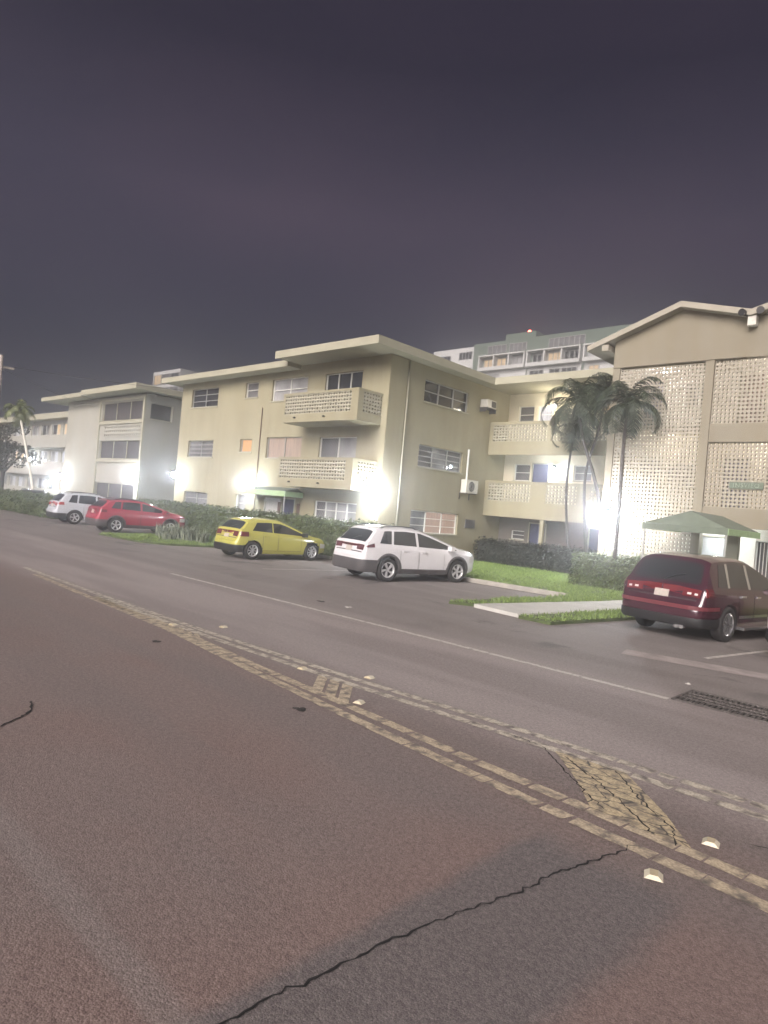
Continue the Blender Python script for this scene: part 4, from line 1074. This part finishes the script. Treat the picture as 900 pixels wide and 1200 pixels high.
        for sg in (1, -1):
            for x0, x1, sl in P['side_glass']: s.side_patch('side_window', M['carglass'], sg, gl, gh, x0, x1, .005, slant=sl)
            if P.get('bright_pillars'):
                for (a0, a1, sl), (b0, b1, sl2) in zip(P['side_glass'], P['side_glass'][1:]):
                    s.side_patch('pillar', M['chrome'], sg, gl, gh, a1 + .012, b0 - .012, .008, 2, slant=(sl[1], sl2[0]))
                a1 = P['side_glass'][-1]
            for x0, x1 in P['doors']:
                s.side_patch('door_gap', M['black'], sg, lambda x: s.bot(x) + .13, lambda x: bl(x) - .03, x0, x1, .003)
                d = s.side_patch('door', P['paint'], sg, lambda x: s.bot(x) + .14, lambda x: bl(x) - .03, x0 + .009, x1 - .009, .006)
                zz = bl(x0) - .13; y = s.side_y(x0 + .2, zz); h = MB(); h.box(x0 + .08, x0 + .27, sg * (y + .008), sg * (y + .035), zz - .02, zz + .02); h.build('handle', M['chrome'] if P.get('trim') else P['paint'], d, world=False)
                if P.get('trim'):
                    s.side_patch('trim_strip', M['chrome'], sg, lambda x: s.bot(x) + .24, lambda x: s.bot(x) + .30, x0, x1, .014, nz=1, parent=d)
            if P.get('trim'):
                h = MB(); h.box(.5, s.wb - .5, sg * (W_ - .08), sg * (W_ + .1), s.bot(1) + .0, s.bot(1) + .06); h.build('running_board', M['chrome'], root, world=False)
            if P.get('clad'):
                s.side_patch('sill_cladding', P['clad'], sg, lambda x: s.bot(x) + .005, lambda x: s.bot(x) + .16, ra + .0, s.wb - ra - .0, .012, nz=2)
                for xw in (0, s.wb):
                    b = MB(); rows = []
                    for i in range(23):
                        a = R(-14 + 208 * i / 22); row = []
                        for rr, dn in ((ra - .012, -.05), (ra - .008, .012), (ra + P['cw'], .012), (ra + P['cw'] + .008, -.02)):
                            x, z = xw + rr * math.cos(a), rw + rr * math.sin(a); z = max(z, s.bot(xw) + .0)
                            row.append((x, sg * (s.side_y(min(max(x, s.x0 + .02), s.x1 - .02), z) + dn), z))
                        rows.append(row)
                    b.grid(rows); b.build('arch_cladding', P['clad'], root, smooth=True, world=False)
            # mirror
            xm = P['mirror']; y = s.side_y(xm, bl(xm) - .02); b = MB(); zc = bl(xm) + .07
            b.box(xm - .09, xm + .06, sg * (y + .06), sg * (y + .24), zc - .06, zc + .08); b.box(xm - .02, xm + .05, sg * (y - .02), sg * (y + .0595), zc - .075, zc - .02)
            b.build('mirror', P.get('mirror_mat', P['paint']), root, world=False)
            # tail light
            ta, tb = P['tail_x']; z0, z1 = P['tail_z']
            tl = s.side_patch('tail_light', P.get('tail_mat', M['tail']), sg, lambda x: z0 + P.get('tail_rise', 0) * (x - ta), lambda x: z1 + P.get('tail_rise2', 0) * (x - ta), ta, tb, .012, 8, 4)
            s.top_patch('lens', P.get('tail_mat', M['tail']), P['tail_t'][0], P['tail_t'][1], sg * P['tail_t'][2], sg * .96, .014, 8, 6, parent=tl)
            if P.get('tail_clear'):
                s.top_patch('reversing_lens', M['clear_lens'], *P['tail_clear'][:2], sg * .82, sg * .9, .018, 4, 4, parent=tl)
                s.top_patch('reversing_lens', M['clear_lens'], *P['tail_clear'][:2], sg * P['tail_clear'][2], sg * P['tail_clear'][3], .018, 4, 4, parent=tl)
            if P.get('rails'):
                b = MB(); xr0, xr1 = P['rails']
                pts = []
                for i in range(11):
                    x = xr0 + (xr1 - xr0) * i / 10; q = s.top_p(x, .86, .05 if 0 < i < 10 else .0); pts.append((q.x, sg * q.y, q.z))
                b.tube(pts, .018, 6); b.build('roof_rail', P.get('rail_mat', M['black']), root, world=False)
            # head light
            xe = s.x1; s.side_patch('headlight', M['clear_lens'], sg, lambda x: s.ztf(xe) - .16, lambda x: s.ztf(xe) - .02 + .1 * max(0, xe - x), xe - .42, xe - .1, .008, 5, 3)
        if P.get('tail_bar'):
            s.top_patch('light_bar', P.get('tail_mat', M['tail']), P['tail_bar'][0], P['tail_bar'][1], -.8, .8, .012, 4, 12)
        a, c = P['rear_glass']; s.top_patch('rear_window', M['carglass'], a, c, -.86, .86, .006)
        a, c = P['front_glass']; s.top_patch('windscreen', M['carglass'], a, c, -.88, .88, .006)
        if P.get('dark_roof'): s.top_patch('roof_panel', M['black'], *P['dark_roof'], -.78, .78, .005)
        # lower bumper wrapped round the tail
        b = MB(); path = []
        xb = -ra - .02
        for i in range(9): x = xb + (s.x0 - xb) * i / 8; path.append((x, s.plan(x) + .012))
        path += [(s.x0 - .05, s.plan(s.x0) * .8), (s.x0 - .058, s.plan(s.x0) * .4), (s.x0 - .06, 0)]
        path += [(x, -y) for x, y in reversed(path[:-1])]
        zlo, zhi = P['bump']
        b.grid([[(x + .04, y * .97, z0 + .0) for x, y in path] if q == 0 else [(x, y, z0) for x, y in path] for q, z0 in enumerate((zlo, zlo + .06, zhi - .02, zhi))])
        b.build('rear_bumper', P.get('bump_mat', M['black']), root, smooth=True, world=False)
        if P.get('bump_strip'):
            b = MB(); z0, z1 = P['bump_strip'][:2]
            b.grid([[(x * 1.0 - .008, y * 1.004, z) for x, y in path] for z in (z0, z1)]); b.build('bumper_strip', P['bump_strip'][2], root, world=False)
        s.top_patch('tailgate_gap', M['black'], s.x0 + .066, s.x0 + .074, -.9, .9, .004, 2, 10)
        # number plate
        px, pz, ph = P['plate']; b = MB()
        q = Vector((px, 0, pz)) if px < s.x0 else s.top_p(px, 0, .012); e = Vector((s.ztf(px + .01) - s.ztf(px - .01), 0, 0)); u = Vector((.02, 0, s.ztf(px + .01) - s.ztf(px - .01))).normalized() if px > s.x0 else Vector((0, 0, 1)); nn = Vector((-u.z, 0, u.x))
        c8 = []
        for d in (0, .012):
            for sy, sz in ((-.155, -ph), (.155, -ph), (.155, ph), (-.155, ph)): c8.append(q + Vector((0, sy, 0)) + u * sz + nn * d)
        b.v = [tuple(v) for v in c8]; b.f = [(0, 1, 2, 3), (7, 6, 5, 4), (0, 4, 5, 1), (1, 5, 6, 2), (2, 6, 7, 3), (3, 7, 4, 0)]; b.m = [0] * 6
        b.build('number_plate', M['plate'], root, world=False)
        # rear wiper
        a, c = P['rear_glass']; b = MB(); b.tube([s.top_p(a + .01, .02, .02), s.top_p(a + (c - a) * .3, -.25, .02), s.top_p(a + (c - a) * .38, -.45, .02)], .01, 5); b.build('wiper', M['black'], root, world=False)
        for y in P.get('exhaust', ()):
            b = MB(); b.tube([(s.x0 + .2, y, .30), (s.x0 - .03, y, .30)], [.045, .05], 10); b.build('exhaust_pipe', M['chrome'], root, world=False)
    def wheel(s, xw, yw, r, sg):
        P = s.P; root = s.root; w = .115; n = 32
        prof = [(.62 * r, -w), (.9 * r, -w), (.975 * r, -w * .82), (r, -w * .5), (r, w * .5), (.975 * r, w * .82), (.9 * r, w), (.68 * r, w * .92), (.64 * r, w * .6)]
        b = MB(); b.grid([[(xw + rr * math.cos(2 * math.pi * k / n), yw + sg * yy, r + rr * math.sin(2 * math.pi * k / n)) for k in range(n + 1)] for rr, yy in prof])
        wh = b.build('wheel', M['rubber'], root, smooth=True, world=False)
        b = MB(); ri = .66 * r
        b.grid([[(xw + rr * math.cos(2 * math.pi * k / n), yw + sg * yy, r + rr * math.sin(2 * math.pi * k / n)) for k in range(n + 1)] for rr, yy in ((ri, w * .93), (ri * .95, w * .95), (ri * .9, w * .8), (ri * .88, w * .1))], 0)
        b.poly([(xw + ri * .9 * math.cos(2 * math.pi * k / n), yw + sg * w * .25, r + ri * .9 * math.sin(2 * math.pi * k / n)) for k in range(n)], 1)
        ns = P.get('spokes', 5); tw = P.get('spoke_w', .2); ph0 = random.uniform(0, 6)
        for k in range(ns):
            a = ph0 + 2 * math.pi * k / ns
            def pt(rr, da, yy): return (xw + rr * math.cos(a + da), yw + sg * yy, r + rr * math.sin(a + da))
            tws = P.get('twist', .0)
            b.quad(pt(.16 * ri, -tw * 2, w * .8), pt(.16 * ri, tw * 2, w * .8), pt(.93 * ri, tw * .62 + tws, w * .9), pt(.93 * ri, -tw * .62 + tws, w * .9))
            for q in (-1, 1): b.quad(pt(.16 * ri, q * tw * 2, w * .8), pt(.93 * ri, q * tw * .62 + tws, w * .9), pt(.93 * ri, q * tw * .62 + tws, w * .3), pt(.16 * ri, q * tw * 2, w * .3))
        b.poly([(xw + ri * .2 * math.cos(2 * math.pi * k / 12), yw + sg * w * .86, r + ri * .2 * math.sin(2 * math.pi * k / 12)) for k in range(12)])
        b.build('rim', [P.get('rim', M['alloy']), M['black']], wh, world=False, fix=False)

def suv(L=4.63, W=1.865, H=1.66, wb=2.755, ro=.93, **k):
    x0, x1 = -ro, L - ro; d = dict(L=L, W=W, wb=wb, ro=ro, rw=.355, gc=.24,
        top=[(x0, .70), (x0 + .04, .76), (x0 + .07, .80), (x0 + .10, 1.02), (x0 + .15, 1.14), (x0 + .46, H - .15), (x0 + .55, H - .07), (x0 + .9, H - .02), (x0 + 1.6, H), (x0 + 2.15, H - .03), (x0 + 2.5, H - .12), (wb + .02, 1.16), (wb + .12, 1.11), (wb + .5, 1.06), (x1 - .2, .97), (x1 - .06, .90), (x1, .80)],
        belt=[(x0, 1.10), (x0 + .6, 1.10), (wb - .3, 1.0), (x1, .9)],
        side_glass=[(x0 + .60, x0 + 1.02, (.20, .06)), (x0 + 1.10, x0 + 1.98, (.07, .0)), (x0 + 2.07, wb - .05, (0, -.02))],
        doors=[(.42, 1.12), (1.14, 2.16)], mirror=wb - .42, tail_x=(x0 + .09, x0 + .40), tail_z=(.93, 1.06), tail_t=(x0 + .085, x0 + .125, .52),
        rear_glass=(x0 + .17, x0 + .46), front_glass=(x0 + 2.22, wb - .02), bump=(.30, .56), plate=(x0 + .085, .9, .075), rails=(x0 + .75, x0 + 2.1))
    d.update(k); return d

wt = paint('white_car_paint', (.62, .61, .62))
P1 = suv(paint=wt, clad=M['clad'], cw=.085, tail_rise=.06, tail_rise2=.28, tail_z=(.99, 1.04), tail_bar=(-.93 + .105, -.93 + .122), tail_mat=mat('smoked_red_lens', (.07, .012, .014), .2, spec=.8), bump=(.28, .64), spokes=5, twist=.35, spoke_w=.24, bump_mat=M['clad'], tumble=.36)
Car('parked_suv', P1, 'white SUV with grey wheel arch cladding parked in front of the cream block corner', 'car', (-13.17, 14.54), 12.)
yl = paint('yellow_car_paint', (.42, .40, .085))
x0, x1 = -.66, 3.39
P2 = dict(L=4.05, W=1.72, wb=2.57, ro=.66, rw=.315, gc=.19, paint=yl,
    top=[(x0, .62), (x0 + .04, .67), (x0 + .07, .70), (x0 + .12, .95), (x0 + .17, 1.03), (x0 + .45, 1.34), (x0 + .52, 1.40), (x0 + .9, 1.44), (x0 + 1.35, 1.455), (x0 + 1.85, 1.43), (x0 + 2.1, 1.36), (2.48, .98), (2.6, .93), (2.95, .86), (x1 - .2, .76), (x1, .62)],
    belt=[(x0, 1.0), (x0 + .6, .98), (2.2, .86), (x1, .8)], side_glass=[(x0 + .62, x0 + 1.45, (.22, .03)), (x0 + 1.5, 2.42, (.03, -.02))], doors=[(.38, 1.02), (1.04, 2.06)],
    mirror=2.12, mirror_mat=M['black'], tail_x=(x0 + .10, x0 + .46), tail_z=(.80, .97), tail_t=(x0 + .085, x0 + .135, .55), rear_glass=(x0 + .19, x0 + .44), front_glass=(x0 + 2.0, 2.46), bump=(.24, .50), plate=(x0 - .062, .56, .06), spokes=8, spoke_w=.13, rim=M['alloy'], tumble=.42)
P2['plate'] = (x0 + .082, .8, .06)
Car('parked_hatchback', P2, 'lime yellow hatchback parked nose in to the long hedge', 'car', (-18.95, 13.81), 4.)
rd_ = paint('red_car_paint', (.31, .026, .05))
P3 = suv(4.4, 1.83, 1.6, 2.65, .86, paint=rd_, clad=M['clad'], cw=.06, bump=(.28, .60), spokes=5, spoke_w=.26, bump_mat=M['clad'], dark_roof=(-.86 + .6, 1.3), rim=M['alloy'])
Car('parked_suv', P3, 'red crossover with black lower body parked beside the grassy verge', 'car', (-29.93, 13.98), 5.)
wb_ = paint('silver_white_car_paint', (.52, .54, .58))
P4 = suv(4.7, 1.88, 1.68, 2.7, .95, paint=wb_, bump=(.28, .55), spokes=5, spoke_w=.25, tail_z=(.98, 1.12), tail_mat=mat('red_tail_lens', (.3, .03, .03), .2))
Car('parked_suv', P4, 'silver white SUV parked left of the red crossover', 'car', (-35.2, 14.2), 6.)
mr = paint('maroon_car_paint', (.038, .008, .016), .22)
P5 = suv(4.84, 1.94, 1.76, 2.8, 1.06, paint=mr, rw=.37, tail_z=(.93, 1.10), tail_x=(-1.06 + .09, -1.06 + .36), tail_clear=(-1.06 + .094, -1.06 + .104, .64, .74), rails=None, bump=(.30, .50), bump_strip=(.66, .74, mat('maroon_strip', (.11, .022, .028), .4)), trim=True, bright_pillars=True, spokes=6, spoke_w=.22, exhaust=(-.42, -.52), rim=M['chrome'], rail_mat=mr)
P5['side_glass'] = [(-.44, -.04, (.2, .06)), (.08, .92, (.07, .0)), (1.06, 2.75, (0, -.02))]
Car('parked_suv', P5, 'maroon SUV with chrome trim parked in front of the gabled building', 'car', (-3.94, 14.95), 9.)
P6 = suv(paint=wt, spokes=5, tail_z=(.75, 1.05))
Car('parked_suv', P6, 'white car with only its rear corner showing at the right edge', 'car', (-1.1, 14.38), 9.)
dk = paint('dark_car_paint', (.05, .05, .055))
P7 = suv(4.6, 1.82, 1.5, 2.7, 1.0, paint=dk, spokes=5)
Car('parked_car', P7, 'dark car with its roof showing above the far left hedge', 'car', (-47.5, 17.2), -60.)

# ------------------------------------------------------------------ light, sky, air, camera
w = bpy.data.worlds.new('World'); S.world = w; w.use_nodes = True
nt = w.node_tree; N, L = nt.nodes, nt.links; bg = N['Background']
tc = N.new('ShaderNodeTexCoord'); sp = N.new('ShaderNodeSeparateXYZ'); L.new(tc.outputs['Generated'], sp.inputs[0])
rp = N.new('ShaderNodeValToRGB'); e = rp.color_ramp.elements
e[0].position = 0.; e[0].color = (.005, .010, .022, 1)
e[1].position = .56; e[1].color = (.016, .0145, .024, 1)
q = rp.color_ramp.elements.new(.22); q.color = (.023, .0265, .042, 1)
q = rp.color_ramp.elements.new(.40); q.color = (.048, .0405, .056, 1)
L.new(sp.outputs['Z'], rp.inputs['Fac'])
mp = N.new('ShaderNodeMapping'); mp.inputs['Scale'].default_value = (1.2, 1.2, 3.2); L.new(tc.outputs['Generated'], mp.inputs['Vector'])
nz = N.new('ShaderNodeTexNoise'); nz.inputs['Scale'].default_value = 2.2; nz.inputs['Detail'].default_value = 5; L.new(mp.outputs['Vector'], nz.inputs['Vector'])
r2 = N.new('ShaderNodeValToRGB'); r2.color_ramp.elements[0].position = .3; r2.color_ramp.elements[1].position = .72
r2.color_ramp.elements[0].color = (.76, .80, .95, 1); r2.color_ramp.elements[1].color = (1.22, 1.09, 1.18, 1); L.new(nz.outputs['Fac'], r2.inputs['Fac'])
mx = N.new('ShaderNodeMix'); mx.data_type = 'RGBA'; mx.blend_type = 'MULTIPLY'; mx.inputs['Factor'].default_value = 1
L.new(rp.outputs['Color'], mx.inputs['A']); L.new(r2.outputs['Color'], mx.inputs['B']); L.new(mx.outputs['Result'], bg.inputs['Color'])
bg.inputs['Strength'].default_value = .82

sl = bpy.data.lights.new('sun', 'SUN'); sl.energy = 4.9; sl.angle = R(36); sl.color = (1., .91, .86)
so = bpy.data.objects.new('sun', sl); COL.objects.link(so)
el, az = R(27), R(-13)          # soft sun from behind the camera, standing in for unseen street lamps
d = Vector((-math.sin(az) * math.cos(el), -math.cos(az) * math.cos(el), math.sin(el)))
so.rotation_euler = d.to_track_quat('Z', 'Y').to_euler(); so.location = (0, -20, 40)

HAZE = 0.0058
if HAZE:
    g = MB(); g.box(-300, 120, -80, 260, -1.02, 44); hz = g.build('haze', M['pit']); hz.data.materials.clear()
    m = bpy.data.materials.new('haze_air'); m.use_nodes = True; nt = m.node_tree; nt.nodes.remove(nt.nodes['Principled BSDF'])
    v = nt.nodes.new('ShaderNodeVolumePrincipled'); v.inputs['Color'].default_value = (.9, .9, .95, 1); v.inputs['Density'].default_value = HAZE; v.inputs['Anisotropy'].default_value = .9
    nt.links.new(v.outputs[0], nt.nodes['Material Output'].inputs['Volume']); hz.data.materials.append(m); hz['kind'] = 'stuff'

yaw, pitch, roll = -0.749218, -0.001282, 0.0871116
f = Vector((math.sin(yaw) * math.cos(pitch), math.cos(yaw) * math.cos(pitch), math.sin(pitch)))
r0 = Vector((math.cos(yaw), -math.sin(yaw), 0)); u0 = r0.cross(f)
r = r0 * math.cos(roll) + u0 * math.sin(roll); u = r.cross(f)
cd = bpy.data.cameras.new('camera'); co = bpy.data.objects.new('camera', cd); COL.objects.link(co)
co.matrix_world = Matrix(((r.x, u.x, -f.x, 0), (r.y, u.y, -f.y, 0), (r.z, u.z, -f.z, 2.1), (0, 0, 0, 1)))
cd.sensor_fit = 'VERTICAL'; cd.sensor_height = 24; cd.lens = 24 * 770 / 1200; cd.clip_end = 1000; cd.clip_start = .05
S.camera = co
S.view_settings.view_transform = 'Standard'; S.view_settings.look = 'None'; S.view_settings.exposure = .87; S.view_settings.gamma = 1
S.render.engine = 'CYCLES'
S.cycles.use_denoising = True
S.cycles.max_bounces = 6; S.cycles.diffuse_bounces = 3; S.cycles.volume_bounces = 1
S.cycles.sample_clamp_indirect = 4
